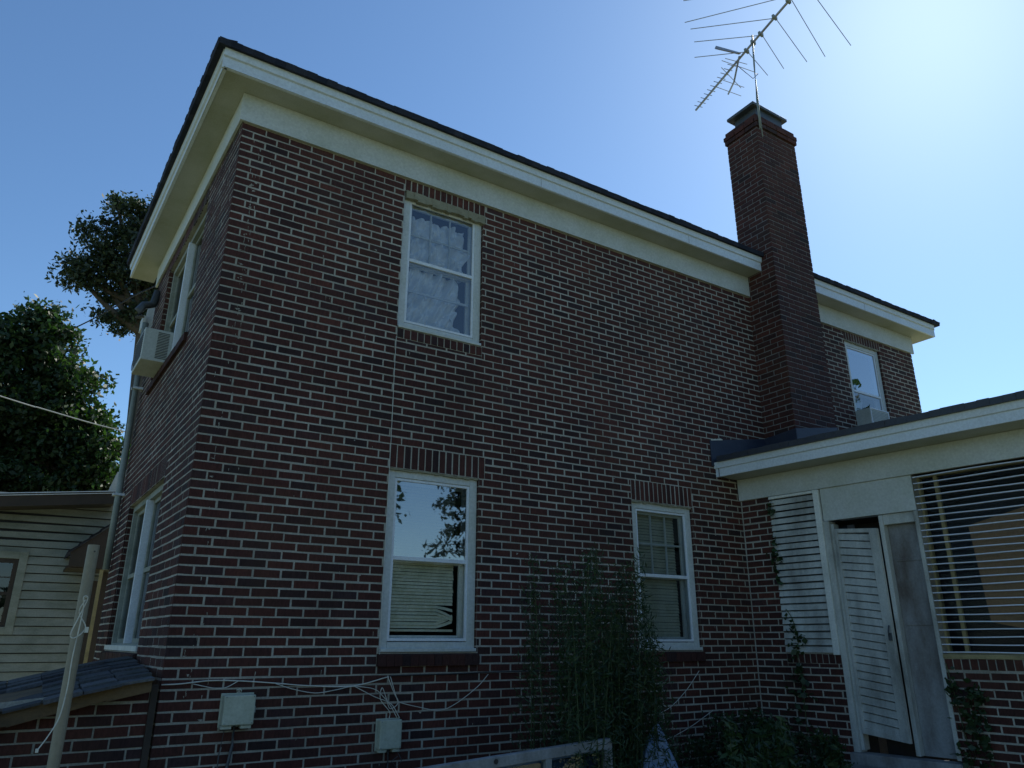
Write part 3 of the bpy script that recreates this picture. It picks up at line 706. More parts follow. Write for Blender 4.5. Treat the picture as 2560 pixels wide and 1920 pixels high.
for c_ in ((6.45, -.66), (6.37, -.96), (6.53, -.34), (6.30, -1.24), (6.48, -.50)):
    mb = MB(); mb.box(FX, c_[0]-.035, c_[0]+.045, -c_[1]-.012, -c_[1]+.018, AZ-.02, AZ+.035); mb.build('clamp', M['gal'], ant)
ux = Vector((.97, -.235)).normalized()
for i in range(11):
    t_ = i/10; cx, cy = 6.815+(6.575-6.815)*t_, .87+(-.03-.87)*t_
    h_ = .072
    mb = MB(); mb.tube([(cx-ux.x*h_, cy-ux.y*h_, AZ+.012), (cx+ux.x*h_, cy+ux.y*h_, AZ+.012)], .0055, 6); mb.build('director', M['antenna'], ant)
mb = MB()   # corner reflector of the UHF part
mb.tube([(6.52, -.22, AZ), (6.78, .12, AZ-.08), (6.969, .397, AZ-.02)], .014, 6)
mb.hexa([(6.12, -.13, AZ+.0), (6.13, -.15, AZ+.0), (6.50, -.27, AZ), (6.49, -.24, AZ), (6.12, -.12, AZ+.02), (6.13, -.14, AZ+.06), (6.50, -.26, AZ+.03), (6.49, -.23, AZ+.03)])
for a_, b_ in (((6.36, -.097), (6.71, -.196)), ((6.349, -.04), (6.93, -.148)), ((6.673, .23), (7.05, .155)), ((6.73, .38), (7.159, .31)), ((6.45, .06), (7.02, .19))):
    mb.tube([(*a_, AZ-.02), (*b_, AZ-.03)], .005, 5)
mb.build('reflector', M['antenna'], ant)
mb = MB(); mb.tube([(6.62, -.10, AZ-.03), (6.75, -.12, AZ-.10), (6.80, -.2, AZ-.25), (6.62, -.42, AZ-.42), (6.45, -.49, AZ-.55)], .005, 5); mb.build('lead_wire', M['cable_black'], ant)

# ------------------------------------------------------------------ utility boxes and wall cables
b1 = thing('utility_box', 'larger beige utility box on the brick wall nearer the house corner', 'utility box', FA.P(.5, .05, 1.01), 'utility boxes on the brick wall')
mb = MB(); mb.box(FA, .402, .610, .012, .085, 1.035, 1.225); mb.build('cover', M['box'], b1, bevel=.008)
mb = MB(); mb.box(FA, .392, .612, .002, .012, 1.02, 1.235); mb.box(FA, .40, .47, .012, .07, 1.012, 1.033); mb.box(FA, .53, .60, .012, .07, 1.012, 1.033); mb.build('base', M['box'], b1, bevel=.003)
mb = MB(); mb.tube([FA.P(.495, .02, 1.235), FA.P(.49, .02, 1.255), FA.P(.51, .02, 1.262), FA.P(.522, .02, 1.25), FA.P(.518, .02, 1.235)], .004, 6); mb.build('hook', M['box'], b1)
mb = MB(); mb.tube([FA.P(.50, .02, 1.03), FA.P(.50, .02, .9), FA.P(.47, .02, .7), FA.P(.46, .02, .3), FA.P(.46, .02, 0)], .010, 6); mb.tube([FA.P(.44, .02, 1.03), FA.P(.42, .02, .85), FA.P(.42, .02, .4)], .004, 6); mb.build('conduit', M['darkmetal'], b1)
for x_, z_ in ((.415, 1.213), (.597, 1.213), (.415, 1.048), (.597, 1.048)):
    mb = MB(); mb.tube([FA.P(x_, .084, z_), FA.P(x_, .089, z_)], .0045, 8); mb.build('screw', M['gal'], b1)
mb = MB(); mb.box(FA, .603, .618, .03, .07, 1.11, 1.15); mb.build('latch', M['gal'], b1)
b2 = thing('utility_box', 'smaller beige utility box under the lower brick wall window', 'utility box', FA.P(1.63, .05, .79), 'utility boxes on the brick wall')
mb = MB(); mb.box(FA, 1.545, 1.722, .012, .080, .815, 1.015); mb.build('cover', M['box'], b2, bevel=.008)
mb = MB(); mb.box(FA, 1.538, 1.728, .002, .012, .80, 1.022); mb.box(FA, 1.55, 1.61, .012, .065, .793, .813); mb.box(FA, 1.66, 1.715, .012, .065, .793, .813); mb.build('base', M['box'], b2, bevel=.003)
mb = MB(); mb.tube([FA.P(1.64, .03, .81), FA.P(1.64, .03, .66), FA.P(1.60, .03, .4), FA.P(1.60, .03, 0)], .009, 6)
mb.tube([FA.P(1.70, .04, .81), FA.P(1.74, .06, .73), FA.P(1.70, .06, .69), FA.P(1.66, .05, .73), FA.P(1.71, .05, .76)], .003, 5); mb.build('conduit', M['darkmetal'], b2)
mb = MB(); mb.tube([FA.P(.78, .02, .90), FA.P(.62, .03, .78), FA.P(.60, .025, .76)], .004, 5)
def spl(pts, n=6):
    P = [Vector(p) for p in pts]; P = [P[0]*2-P[1]]+P+[P[-1]*2-P[-2]]; out = []
    for i in range(1, len(P)-2):
        for k in range(n):
            t = k/n; a, b, c, d = P[i-1], P[i], P[i+1], P[i+2]
            out.append(.5*((2*b)+(-a+c)*t+(2*a-5*b+4*c-d)*t*t+(-a+3*b-3*c+d)*t**3))
    out.append(P[-2]); return out
def wcable(name, pts, r, mat, label, o=.012):
    mb = MB(); mb.tube(spl([FA.P(x, o+rnd.uniform(0, .004), z) for x, z in pts]), r, 6)
    return tag(mb.build(name, M[mat], None, smooth=True), label, 'cable', 'cables strung along the brick wall')
for x_, z_ in ((1.557, 1.004), (1.71, 1.004), (1.557, .827), (1.71, .827)):
    mb = MB(); mb.tube([FA.P(x_, .079, z_), FA.P(x_, .084, z_)], .0045, 8); mb.build('screw', M['gal'], b2)
wcable('wall_cable', [(.004, 1.300), (.123, 1.303), (.30, 1.318), (.49, 1.313), (.754, 1.291), (.98, 1.269), (1.328, 1.257), (1.62, 1.316)], .0045, 'cord', 'grey cable running along the brick wall above both utility boxes')
wcable('wall_cable', [(.754, 1.288), (.875, 1.250), (1.045, 1.218), (1.204, 1.235), (1.328, 1.254), (1.5, 1.232), (1.583, 1.172), (1.64, 1.113), (1.70, 1.025)], .003, 'cord', 'thin white cable sagging between the two utility boxes', .022)
wcable('wall_cable', [(1.33, 1.26), (1.50, 1.18), (1.64, 1.124), (1.72, 1.02)], .003, 'cord', 'straight white cable dropping from the wall to the smaller utility box', .03)
wcable('wall_cable', [(1.628, 1.316), (1.691, 1.157), (1.72, 1.13), (1.874, 1.092), (2.06, 1.061), (2.204, 1.103), (2.398, 1.219), (2.505, 1.316)], .003, 'cord', 'white cable drooping in a loop right of the smaller utility box', .025)
wcable('wall_cable', [(1.60, 1.32), (1.66, 1.20), (1.70, 1.13), (1.635, 1.09), (1.60, 1.16), (1.56, 1.24), (1.55, 1.16), (1.63, 1.07), (1.63, 1.02)], .003, 'cord', 'tangled white cable twisted above the smaller utility box', .035)
wcable('wall_cable', [(.20, 1.300), (.33, 1.272), (.41, 1.272), (.49, 1.312)], .003, 'cord', 'short white cable loop hanging left above the larger utility box', .026)
wcable('wall_cable', [(1.62, 1.323), (2.2, 1.326), (2.634, 1.333), (3.4, 1.33), (4.2, 1.325)], .005, 'cable_black', 'black cable stapled level under the lower window', .014)
wcable('wall_cable', [(1.534, 1.39), (1.530, 2.0), (1.528, 2.6), (1.528, 3.17), (1.522, 3.7), (1.52, 4.14)], .0022, 'cord', 'thin pale cable running straight up between the two stacked windows', .010)
wcable('wall_cable', [(4.05, 1.05), (4.25, .93), (4.5, .97), (4.75, 1.12), (4.95, 1.30)], .003, 'cord', 'slack cable hanging below the small right hand window', .025)
wcable('wall_cable', [(4.05, .70), (4.4, .70), (4.75, .79), (5.1, .93)], .003, 'cord', 'lowest slack cable left of the wing corner', .025)
# hanging wires by the side air conditioner
mb = MB(); mb.tube(spl([FB.P(3.0, .06, 5.0), FB.P(3.4, .15, 4.82), FB.P(3.4, .145, 4.66), FB.P(3.4, .13, 4.42), FB.P(3.4, .125, 4.10), FB.P(3.45, .11, 3.6)]), .004, 5)
mb.tube(spl([FB.P(3.4, .145, 4.66), FB.P(3.4, .17, 4.64), FB.P(3.4, .175, 4.55), FB.P(3.4, .17, 4.51)]), .004, 5)
tag(mb.build('hanging_wire', M['cable_black'], None), 'thin dark wire dangling beside the side air conditioner and downspout', 'wire')
mb = MB(); mb.tube(spl([(-6.0, 7.4, 5.95), (-1.737, 7.807, 5.171), (-1.186, 7.855, 5.081), (-.43, 7.884, 4.955), (.147, 7.873, 4.875)]), .010, 6)
tag(mb.build('overhead_wire', M['cord'], None), 'pale overhead service wire crossing in front of the left tree', 'wire')
mb = MB(); mb.tube(spl([(-6, 9.6, 5.0), (-2.0, 9.51, 6.42), (-1.026, 9.35, 7.02), (-.315, 9.10, 7.63), (-.052, 8.99, 7.87), (.6, 8.9, 8.4)]), .012, 6)
tag(mb.build('overhead_wire', M['cable_black'], None), 'dark overhead wire rising between the two trees to the roof', 'wire')

# ------------------------------------------------------------------ pole with cord
pole = thing('pvc_pole', 'upright beige plastic pipe standing at the lower left', 'pole', (-.612, -1.33, 0))
mb = MB()
ring = [(-.612, -1.33, 0), (-.612, -1.33, 1.0), (-.612, -1.33, 2.034)]
mb.tube(ring, .027, 20, caps=False); mb.tube(ring, .024, 20, caps=False); mb.build('pipe', M['pvc'], pole, smooth=True)
mb = MB(); mb.tube([(-.612+.006, -1.362, 2.0), (-.612+.006, -1.356, 2.0)], .004, 10); mb.build('hole', M['cable_black'], pole)  # black disc painted on for the dark inside the hole
mb = MB(); mb.tube(spl([(-.6205, -1.585, 1.755), (-.6357, -1.57, 1.70), (-.598, -1.56, 1.632), (-.6323, -1.57, 1.588), (-.655, -1.57, 1.60), (-.635, -1.575, 1.675), (-.612, -1.58, 1.76), (-.630, -1.59, 1.766), (-.622, -1.575, 1.70), (-.6295, -1.57, 1.50), (-.6275, -1.57, 1.375), (-.6374, -1.575, 1.253), (-.669, -1.58, 1.175), (-.6977, -1.585, 1.126)]), .0028, 6)
cd = tag(mb.build('cord', M['cord'], None, smooth=True), 'white electrical cord looped and hanging beside the plastic pole', 'cord')
mb = MB(); mb.box(FX, -.600, -.585, 1.556, 1.574, 1.61, 1.635); mb.build('plug', M['cord'], cd)
mb = MB(); mb.box(FX, -.706, -.694, 1.578, 1.592, 1.115, 1.130); mb.build('plug', M['cord'], cd)
mb = MB(); mb.tube([(-.612, -1.29, 1.61), (-.61, -1.36, 1.765), (-.62, -1.585, 1.768)], .003, 6); mb.build('hook', M['cord'], cd)

# ------------------------------------------------------------------ low brick wall with lean-to shingle roof
low = thing('cellar_entry', 'low brick cellar entry with sagging worn shingle lean-to roof', 'lean-to', (-1.2, 0.2, 0))
FLW = Frame((-.05, .0, 0), (-1, 0, 0), (0, -1, 0))
mb = MB(); brickwall(mb, FLW, .0, 3.2, 0, 1.20, (), 1)
for i, (x0, x1, z) in enumerate(((0, .45, 1.27), (0, .22, 1.32))): brick(mb, FLW, x0+.01, x1, z-.062, z, 0, c=.4)
lw = mb.build('wall', M['brick'], low)
mb = MB(); mb.face([FLW.P(0.006, -.0052, 0), FLW.P(3.2, -.0052, 0), FLW.P(3.2, -.0052, 1.0), FLW.P(0.006, -.0052, 1.30)]); mb.face([FLW.P(3.2, -.0052, 0), FLW.P(3.2, -1.4, 0), FLW.P(3.2, -1.4, 1.0), FLW.P(3.2, -.0052, 1.0)]); mb.build('mortar', M['mortar'], lw)
def lr_(x, y): return lr(x, y)+.006*math.sin(x*23+y*7)
def lr(x, y):  # roof surface height: falls towards the left and front, sags
    return 1.335+.19*(x+.05)+.085*(y+.14)-.012*math.sin(x*5)
mb = MB(); ny, nx = 7, 16
for j in range(ny):
    for i in range(nx):
        x1_, x0_ = -.06-i*.2+rnd.uniform(-.01, .01), -.06-(i+1)*.2+.006; y0_, y1_ = -.16+j*.2+rnd.uniform(-.018, .01), -.16+(j+1.35)*.2
        if (i in (3, 4) and j in (2, 3)) or (i == 5 and j == 1): continue
        c0 = rnd.random(); h = .010+rnd.uniform(0, .016); y0_ -= rnd.choice((0, 0, .02, .035))
        mb.hexa([(x0_, y0_, lr(x0_, y0_)), (x1_, y0_, lr(x1_, y0_)), (x1_, y1_, lr(x1_, y1_)-.012), (x0_, y1_, lr(x0_, y1_)-.012),
                 (x0_, y0_, lr(x0_, y0_)+h), (x1_, y0_, lr(x1_, y0_)+h), (x1_, y1_, lr(x1_, y1_)+.001), (x0_, y1_, lr(x0_, y1_)+.001)], c0)
mb.build('roof', M['old_shingle'], low)
mb = MB()
for i in range(12):
    x1_, x0_ = -.07-i*.25, -.07-(i+1)*.25
    mb.hexa([(x0_, -.125, lr(x0_, -.12)-.075-rnd.uniform(0, .014)), (x1_, -.125, lr(x1_, -.12)-.07-rnd.uniform(0, .010)), (x1_, -.10, lr(x1_, -.12)-.07), (x0_, -.10, lr(x0_, -.12)-.075),
             (x0_, -.125, lr(x0_, -.12)-.004), (x1_, -.125, lr(x1_, -.12)-.004), (x1_, -.10, lr(x1_, -.12)-.004), (x0_, -.10, lr(x0_, -.12)-.004)])
mb.hexa([(-3.2, -.10, lr(-3.2, 0)-.03), (-.07, -.10, lr(-.07, 0)-.03), (-.07, 1.2, lr(-.07, 1.2)-.03), (-3.2, 1.2, lr(-3.2, 1.2)-.03),
         (-3.2, -.10, lr(-3.2, 0)-.014), (-.07, -.10, lr(-.07, 0)-.014), (-.07, 1.2, lr(-.07, 1.2)-.014), (-3.2, 1.2, lr(-3.2, 1.2)-.014)])
mb.build('roof_deck', M['rotwood'], low)
mb = MB(); mb.box(FX, -.052, -.012, -.05, .014, 0, 1.30); mb.build('gap_shade_strip', M['darkwood'], low)  # dark strip stands in for the shade in the gap beside the house

# ------------------------------------------------------------------ neighbouring clapboard building
nb = thing('clapboard_building', 'low yellowed clapboard outbuilding behind the brick house corner', 'building', (-2.5, 8, 0))
FN = Frame((0, 7.0, 0), (1, 0, 0), (0, -1, 0))
nwin = (-2.3, -.915, 1.65, 2.76)
mb = MB(); zz = 0.0; ex = .118
while zz < 3.9:
    lim = lambda x: 3.32+.125*(x+1.37)
    d_ = rnd.uniform(-.002, .002)
    for (x0, x1, y0, y1) in subtract((-6, .10, zz, zz+ex-.013), [nwin]):
        zt0, zt1 = min(y1, lim(x0)+.08), min(y1, lim(x1)+.08)
        if zt1 <= y0: continue
        zt0 = max(zt0, y0+.001)
        mb.hexa([FN.P(x0, 0, y0), FN.P(x1, 0, y0), FN.P(x1, .024, y0+d_), FN.P(x0, .024, y0+d_), FN.P(x0, 0, zt0), FN.P(x1, 0, zt1), FN.P(x1, .003, zt1), FN.P(x0, .003, zt0)])
    zz += ex
mb.build('wall', M['siding'], nb)
mb = MB(); mb.box(FN, .10, .14, -4, .03, 0, 3.55); mb.build('wall', M['siding'], nb)
mb = MB(); plane_holes(mb, FN, -6, .10, 0, 3.4, [nwin], -.03); mb.build('shadow_line_backing', M['room'], nb)  # dark sheet seen through the board gaps, painted shadow lines of the siding
mb = MB(); mb.face([(-6, 7.001, 0), (-6, 11, 0), (-6, 11, 3), (-6, 7.001, 3)]); mb.build('wall', M['siding'], nb)
mb = MB()
def rk(x): return 3.35+.125*(x+1.37)
mb.hexa([(-6, 6.55, rk(-6)-.05), (.0, 6.55, rk(0)-.05), (.0, 11.2, rk(0)+.02), (-6, 11.2, rk(-6)+.02), (-6, 6.55, rk(-6)+.13), (.0, 6.55, rk(0)+.13), (.0, 11.2, rk(0)+.13), (-6, 11.2, rk(-6)+.13)])
nr = mb.build('roof', M['darkwood'], nb)
mb = MB(); mb.hexa([(-6, 6.52, rk(-6)+.125), (.0, 6.52, rk(0)+.125), (.0, 6.56, rk(0)+.132), (-6, 6.56, rk(-6)+.132), (-6, 6.52, rk(-6)+.137), (.0, 6.52, rk(0)+.137), (.0, 6.56, rk(0)+.142), (-6, 6.56, rk(-6)+.142)])
mb.hexa([(-6, 6.535, rk(-6)+.100), (.0, 6.535, rk(0)+.100), (.0, 6.55, rk(0)+.100), (-6, 6.55, rk(-6)+.100), (-6, 6.535, rk(-6)+.110), (.0, 6.535, rk(0)+.110), (.0, 6.55, rk(0)+.110), (-6, 6.55, rk(-6)+.110)])
mb.build('drip_edge', M['alum'], nr)
mb = MB(); mb.hexa([(-.14, 6.60, 3.50), (.12, 6.60, 3.54), (.12, 6.62, 3.54), (-.14, 6.62, 3.50), (-.02, 6.60, 3.95), (.12, 6.60, 4.0), (.12, 6.62, 4.0), (-.02, 6.62, 3.95)]); mb.build('gable_return', M['paint'], nb)
mb = MB(); s0, s1, z0, z1 = nwin; rect_frame(mb, FN, s0, s1, z0, z1, .10, -.02, .03); nwn = mb.build('window', M['siding'], nb, bevel=.004)
mb = MB(); rect_frame(mb, FN, s0+.10, s1-.10, z0+.10, z1-.10, .06, -.03, .012); mb.box(FN, s0+.16, s1-.16, -.02, .008, 2.17, 2.21); mb.box(FN, s0+.16, s1-.16, -.02, -.005, 2.40, 2.415); mb.build('sash', M['darkwood'], nwn)
mb = MB(); mb.face([FN.P(s0+.1, -.01, z0+.1), FN.P(s1-.1, -.01, z0+.1), FN.P(s1-.1, -.01, z1-.1), FN.P(s0+.1, -.01, z1-.1)]); mb.build('pane', M['screen'], nwn)
room(FN, s0+.1, s1-.1, z0+.1, z1-.1, nwn, 1)
# small awning roof over a side door, with post
aw = thing('door_awning', 'small dark shed awning over a side door behind the plastic pole', 'awning', (-.2, 6.3, 0))
mb = MB(); A0, A1 = (.10, 3.22), (-.46, 2.70)
for i in range(5):
    t0, t1 = i/5, (i+1.15)/5
    xa, za = A0[0]+(A1[0]-A0[0])*t0, A0[1]+(A1[1]-A0[1])*t0; xb, zb_ = A0[0]+(A1[0]-A0[0])*t1, A0[1]+(A1[1]-A0[1])*t1
    mb.hexa([(xb, 6.0, zb_), (xa, 6.0, za-.02), (xa, 6.98, za-.02), (xb, 6.98, zb_), (xb, 5.99, zb_+.03), (xa, 5.99, za+.005), (xa, 6.98, za+.005), (xb, 6.98, zb_+.03)])
mb.build('roof', M['shingle'], aw)
mb = MB(); mb.hexa([(-.44, 6.03, 2.52), (.0, 6.03, 2.50), (.0, 6.06, 2.50), (-.44, 6.06, 2.52), (-.44, 6.03, 2.70), (.0, 6.03, 3.09), (.0, 6.06, 3.09), (-.44, 6.06, 2.70)])
mb.box(FX, -.46, .08, -6.9, -6.10, 2.50, 2.53); mb.build('gable_board', M['darkwood'], aw)
mb = MB(); mb.box(FX, -.055, -.012, -6.1, -6.05, 0, 2.49); mb.build('post', M['post'], aw)
mb = MB(); mb.box(FX, -.02, .085, -6.5, -6.46, 0, 2.49); mb.box(FX, -.10, .08, -6.99, -6.965, 0, 2.4); mb.build('side_panel', M['darkwood'], aw)

# ------------------------------------------------------------------ discarded things along the wall
wf = thing('discarded_window', 'discarded white window frame leaning below the brick wall', 'window frame', (2.2, -1.2, 0))
FD = Frame((1.20, -1.2, 0), Vector((1.66, 0, 0)).normalized(), (0, -1, 0))
def tz(s_): return .842+.065*min(s_, 1.35)-.0*s_
mb = MB()
def slab(mb, s0, s1, o0, o1, dz0, dz1):
    mb.hexa([FD.P(s0, o0, tz(s0)+dz0), FD.P(s1, o0, tz(s1)+dz0), FD.P(s1, o1, tz(s1)+dz0), FD.P(s0, o1, tz(s0)+dz0), FD.P(s0, o0, tz(s0)+dz1), FD.P(s1, o0, tz(s1)+dz1), FD.P(s1, o1, tz(s1)+dz1), FD.P(s0, o1, tz(s0)+dz1)])
slab(mb, 0, 1.62, -.04, .02, -.065, 0); slab(mb, 0, .07, -.04, .018, -.75, -.066); slab(mb, .62, .68, -.04, .018, -.75, -.066); slab(mb, 1.05, 1.10, -.04, .018, -.75, -.066); slab(mb, 1.55, 1.62, -.04, .018, -.75, -.066); slab(mb, .0, 1.62, -.04, .016, -.84, -.752)
mb.build('frame', M['grime_white'], wf, bevel=.005)
mb = MB(); mb.tube([FD.P(.66, .018, tz(.66)-.034), FD.P(.66, .023, tz(.66)-.034)], .016, 14); mb.build('hole', M['cable_black'], wf)  # raised black disc stands in for the shade inside a hole
mb = MB(); slab(mb, .07, 1.55, -.02, -.015, -.75, -.085); mb.build('pane', M['dim'], wf)
mb = MB(); slab(mb, .05, 1.57, -.06, -.05, -.76, -.08); mb.build('backing', M['bluetarp'], wf)
def drape(name, mat, c, w_, h_, seed, label, cat):
    rg = random.Random(seed); mb = MB(); nx, nz = 26, 22; H = {}
    ph = [(rg.uniform(0, 6), rg.uniform(4, 16), rg.uniform(3, 12)) for _ in range(5)]
    for i in range(nx+1):
        for j in range(nz+1):
            an = 2*math.pi*i/nx; v = j/nz
            rr = (1-v**4)*.62+.30*(1-v)+.10*(1-v)*math.sin(an*3+6*v)+.05
            rr *= 1+.10*sum(math.sin(p+a_*an*.5+b_*v) for p, a_, b_ in ph)/2.2*(i not in (0, nx))
            H[i % nx, j] = (c[0]+math.cos(an)*w_*rr+.05*v, c[1]+math.sin(an)*w_*.7*rr, c[2]+h_*v)
    for i in range(nx):
        for j in range(nz): mb.face([H[i, j], H[(i+1) % nx, j], H[(i+1) % nx, j+1], H[i, j+1]], .5)
    mb.face([H[i, nz] for i in range(nx)])
    return tag(mb.build(name, M[mat], None, smooth=False), label, cat)
drape('tarp_bundle', 'bluetarp', (3.26, -1.15, 0), .26, 1.0, 5, 'faded blue tarp bundle standing beside the discarded window frame', 'tarp')
drape('plastic_sheet_heap', 'greybag', (3.0, -1.55, 0), .30, .62, 9, 'grey crumpled plastic sheeting heaped in front of the blue tarp', 'plastic sheet')

# ------------------------------------------------------------------ vegetation
def leaves(mb_v, mb_f, mb_c, P, size, rg, flat=0.0, elong=1.6):
    n = len(P); a = rg.normal(size=(n, 3)); a[:, 2] *= (1-flat*.6); a /= np.linalg.norm(a, axis=1, keepdims=True)
    b = rg.normal(size=(n, 3)); b -= (b*a).sum(1, keepdims=True)*a; b /= np.linalg.norm(b, axis=1, keepdims=True)
    s = size*rg.uniform(.4, 1.5, (n, 1))
    q = np.stack([P-a*s*elong*.5, P+b*s*.42, P+a*s*elong*.5, P-b*s*.42], 1).reshape(-1, 3)
    i0 = sum(len(x) for x in mb_v); mb_v.append(q); mb_f.append(np.arange(n*4).reshape(-1, 4)+i0); mb_c.append(rg.uniform(0, 1, n))
def leaf_obj(name, mat, V, Fc, C_, parent):
    v = np.concatenate(V); f_ = np.concatenate(Fc); c = np.concatenate(C_)
    if parent is not None and '_w' in parent: v = v-np.array(parent['_w'])
    me = bpy.data.meshes.new(name); me.vertices.add(len(v)); me.vertices.foreach_set('co', v.ravel())
    me.loops.add(f_.size); me.loops.foreach_set('vertex_index', f_.ravel().astype(np.int32)); me.polygons.add(len(f_))
    me.polygons.foreach_set('loop_start', (np.arange(len(f_))*4).astype(np.int32)); me.polygons.foreach_set('loop_total', np.full(len(f_), 4, np.int32))
    at = me.attributes.new('rnd', 'FLOAT', 'FACE'); at.data.foreach_set('value', c.astype(np.float32))
    me.materials.append(mat); me.update(calc_edges=True); o = bpy.data.objects.new(name, me); col.objects.link(o)
    if parent is not None: o.parent = parent
    return o
def crown(blobs, nclump, nleaf, csz, size, seed, flat=0.0):
    rg = np.random.default_rng(seed); V, Fc, C_ = [], [], []; tw = []
    wts = np.array([b[3]**2 for b in blobs]); wts = wts/wts.sum()
    for b, wt in zip(blobs, wts):
        n = max(3, int(nclump*wt)); d = rg.normal(size=(n, 3)); d /= np.linalg.norm(d, axis=1, keepdims=True)
        r = b[3]*rg.uniform(.25, 1.0, (n, 1))**.45; cc = np.array(b[:3])+d*r*np.array([1, 1, b[4] if len(b) > 4 else 1.])
        for k in range(n):
            nl = max(4, int(nleaf*rg.uniform(.4, 1.5))); sz = csz*rg.uniform(.5, 1.4)
            pts = cc[k]+np.clip(rg.normal(size=(nl, 3)), -1.7, 1.7)*sz*np.array([1, 1, .6])
            leaves(V, Fc, C_, pts, size, rg, flat)
            if k % 3 == 0: tw.append((np.array(b[:3]), cc[k]))
    return V, Fc, C_, tw
def tree(name, label, base, trunk, tr, blobs, nclump, nleaf, csz, size, mat, seed, cat='tree', group=None, limbs=True):
    t = thing(name, label, cat, base, group)
    mb = MB(); mb.tube(spl(trunk, 4), tr, 9, r1=tr*.45)
    for b in blobs:
        p0 = Vector(trunk[-1]).lerp(Vector(trunk[-2]), rnd.uniform(0, .5)); mb.tube(spl([p0, Vector(p0).lerp(Vector(b[:3]), .5)+Vector((0, 0, -.1)), b[:3]], 3), tr*.42, 6, r1=tr*.12)
    V, Fc, C_, tw = crown(blobs, nclump, nleaf, csz, size, seed)
    for a, b in tw[::2]: mb.tube([tuple(a), tuple(a+(b-a)*.5+np.array([0, 0, -.05])), tuple(b)], tr*.11, 4, r1=tr*.03)
    mb.build('trunk', M['bark'], t, smooth=True)
    leaf_obj('crown', M[mat], V, Fc, C_, t)
    return t
# 1: dark small-leaved tree behind the roof edge
tree('oak_tree', 'dark small leaved tree rising behind the left roof edge', (.9, 13.4, 0), [(.9, 13.4, 0), (.8, 13.3, 4), (.5, 13.0, 7.6), (.3, 12.6, 9.2)], .26,
     [(-.05, 12.4, 10.10, .80), (-.72, 12.3, 10.45, .50), (-1.12, 12.65, 9.55, .42), (-.30, 12.1, 11.05, .55), (.30, 12.0, 11.15, .55), (-.20, 12.9, 8.95, .48), (.75, 12.4, 9.9, .8), (-.75, 12.6, 9.75, .45), (1.2, 12.6, 10.9, .8), (.25, 12.6, 9.2, .5), (-1.28, 12.6, 9.72, .16), (-.62, 12.2, 11.3, .2)],
     330, 95, .16, .060, 'leafA', 3)
# 2: broad dense vine-covered tree
tree('vine_covered_tree', 'broad dense green tree covered in vines at the left edge', (-1.6, 11.4, 0), [(-1.6, 11.4, 0), (-1.6, 11.2, 2.5), (-1.6, 10.6, 4.5), (-1.6, 10.2, 5.8)], .3,
     [(-1.75, 10.2, 5.75, 1.15), (-1.35, 9.8, 6.75, .52), (-.88, 9.9, 6.15, .50), (-.50, 10.2, 5.45, .50), (-2.2, 9.9, 6.6, .6), (-1.1, 10.5, 4.6, 1.0), (-.30, 10.4, 4.75, .62), (-.12, 10.2, 5.15, .28), (-2.6, 10.6, 4.6, 1.1), (-1.45, 9.6, 7.15, .24), (-.05, 10.4, 4.25, .45), (-.15, 9.9, 5.0, .2)],
     560, 150, .17, .066, 'leafB', 5)
tree('background_tree', 'farther green tree low behind the clapboard outbuilding roof', (-.6, 15.5, 0), [(-.6, 15.5, 0), (-.6, 15.4, 2.5), (-.5, 15.2, 4.0)], .25,
     [(-.6, 15.2, 4.6, 1.4), (.6, 15.4, 4.4, 1.3), (-2.2, 15.4, 4.7, 1.5), (1.6, 15.6, 4.2, 1.3)], 220, 80, .25, .12, 'leafB', 8)
# behind the camera: seen mirrored in the window panes
def conifer(name, label, x, y, h, r, seed):
    t = thing(name, label, 'tree', (x, y, 0)); mb = MB(); mb.tube([(x, y, 0), (x, y, h*.5), (x, y, h)], .22, 8, r1=.03)
    rg = np.random.default_rng(seed); V, Fc, C_ = [], [], []
    for k in range(190):
        z = .8+(h-.9)*(k/190)**.9; an = rg.uniform(0, 6.28); L = r*(1-z/h)**.85*rg.uniform(.65, 1.1)+.08
        e_ = np.array([x+math.cos(an)*L, y+math.sin(an)*L, z-.12*L]); mb.tube([(x, y, z), tuple(e_)], .025, 4, r1=.006)
        tt = rg.uniform(.12, 1, 150)[:, None]; pts = np.array([x, y, z])+(e_-np.array([x, y, z]))*tt+rg.normal(size=(150, 3))*.08
        leaves(V, Fc, C_, pts, .075, rg, 0, 2.4)
    mb.build('trunk', M['bark'], t); leaf_obj('crown', M['leafC'], V, Fc, C_, t)
conifer('conifer_tree', 'dark conifer mirrored in the upper pane of the lower wall window', 9.75, -12.1, 11.0, 2.5, 4)
tree('offscreen_tree', 'leafy tree mirrored at the left of the lower wall window pane', (5.9, -13.5, 0), [(5.9, -13.5, 0), (6.0, -13.4, 2.5), (6.1, -13.2, 4.3)], .2,
     [(6.0, -13.2, 5.4, 1.2), (5.0, -13.4, 4.6, 1.2), (6.75, -12.9, 5.35, .35)], 110, 60, .25, .14, 'leafB', 21)
tree('yard_tree', 'tall leafy tree mirrored in the upper window right of the chimney', (21, -11.0, 0), [(21, -11, 0), (21, -11, 4), (21, -11, 8)], .3,
     [(20.5, -11, 9.6, 2.2), (22.5, -11, 8.5, 2.2), (19.2, -11.4, 7.5, 1.6), (21.5, -11, 6.5, 2.4)], 200, 60, .35, .22, 'leafB', 23)

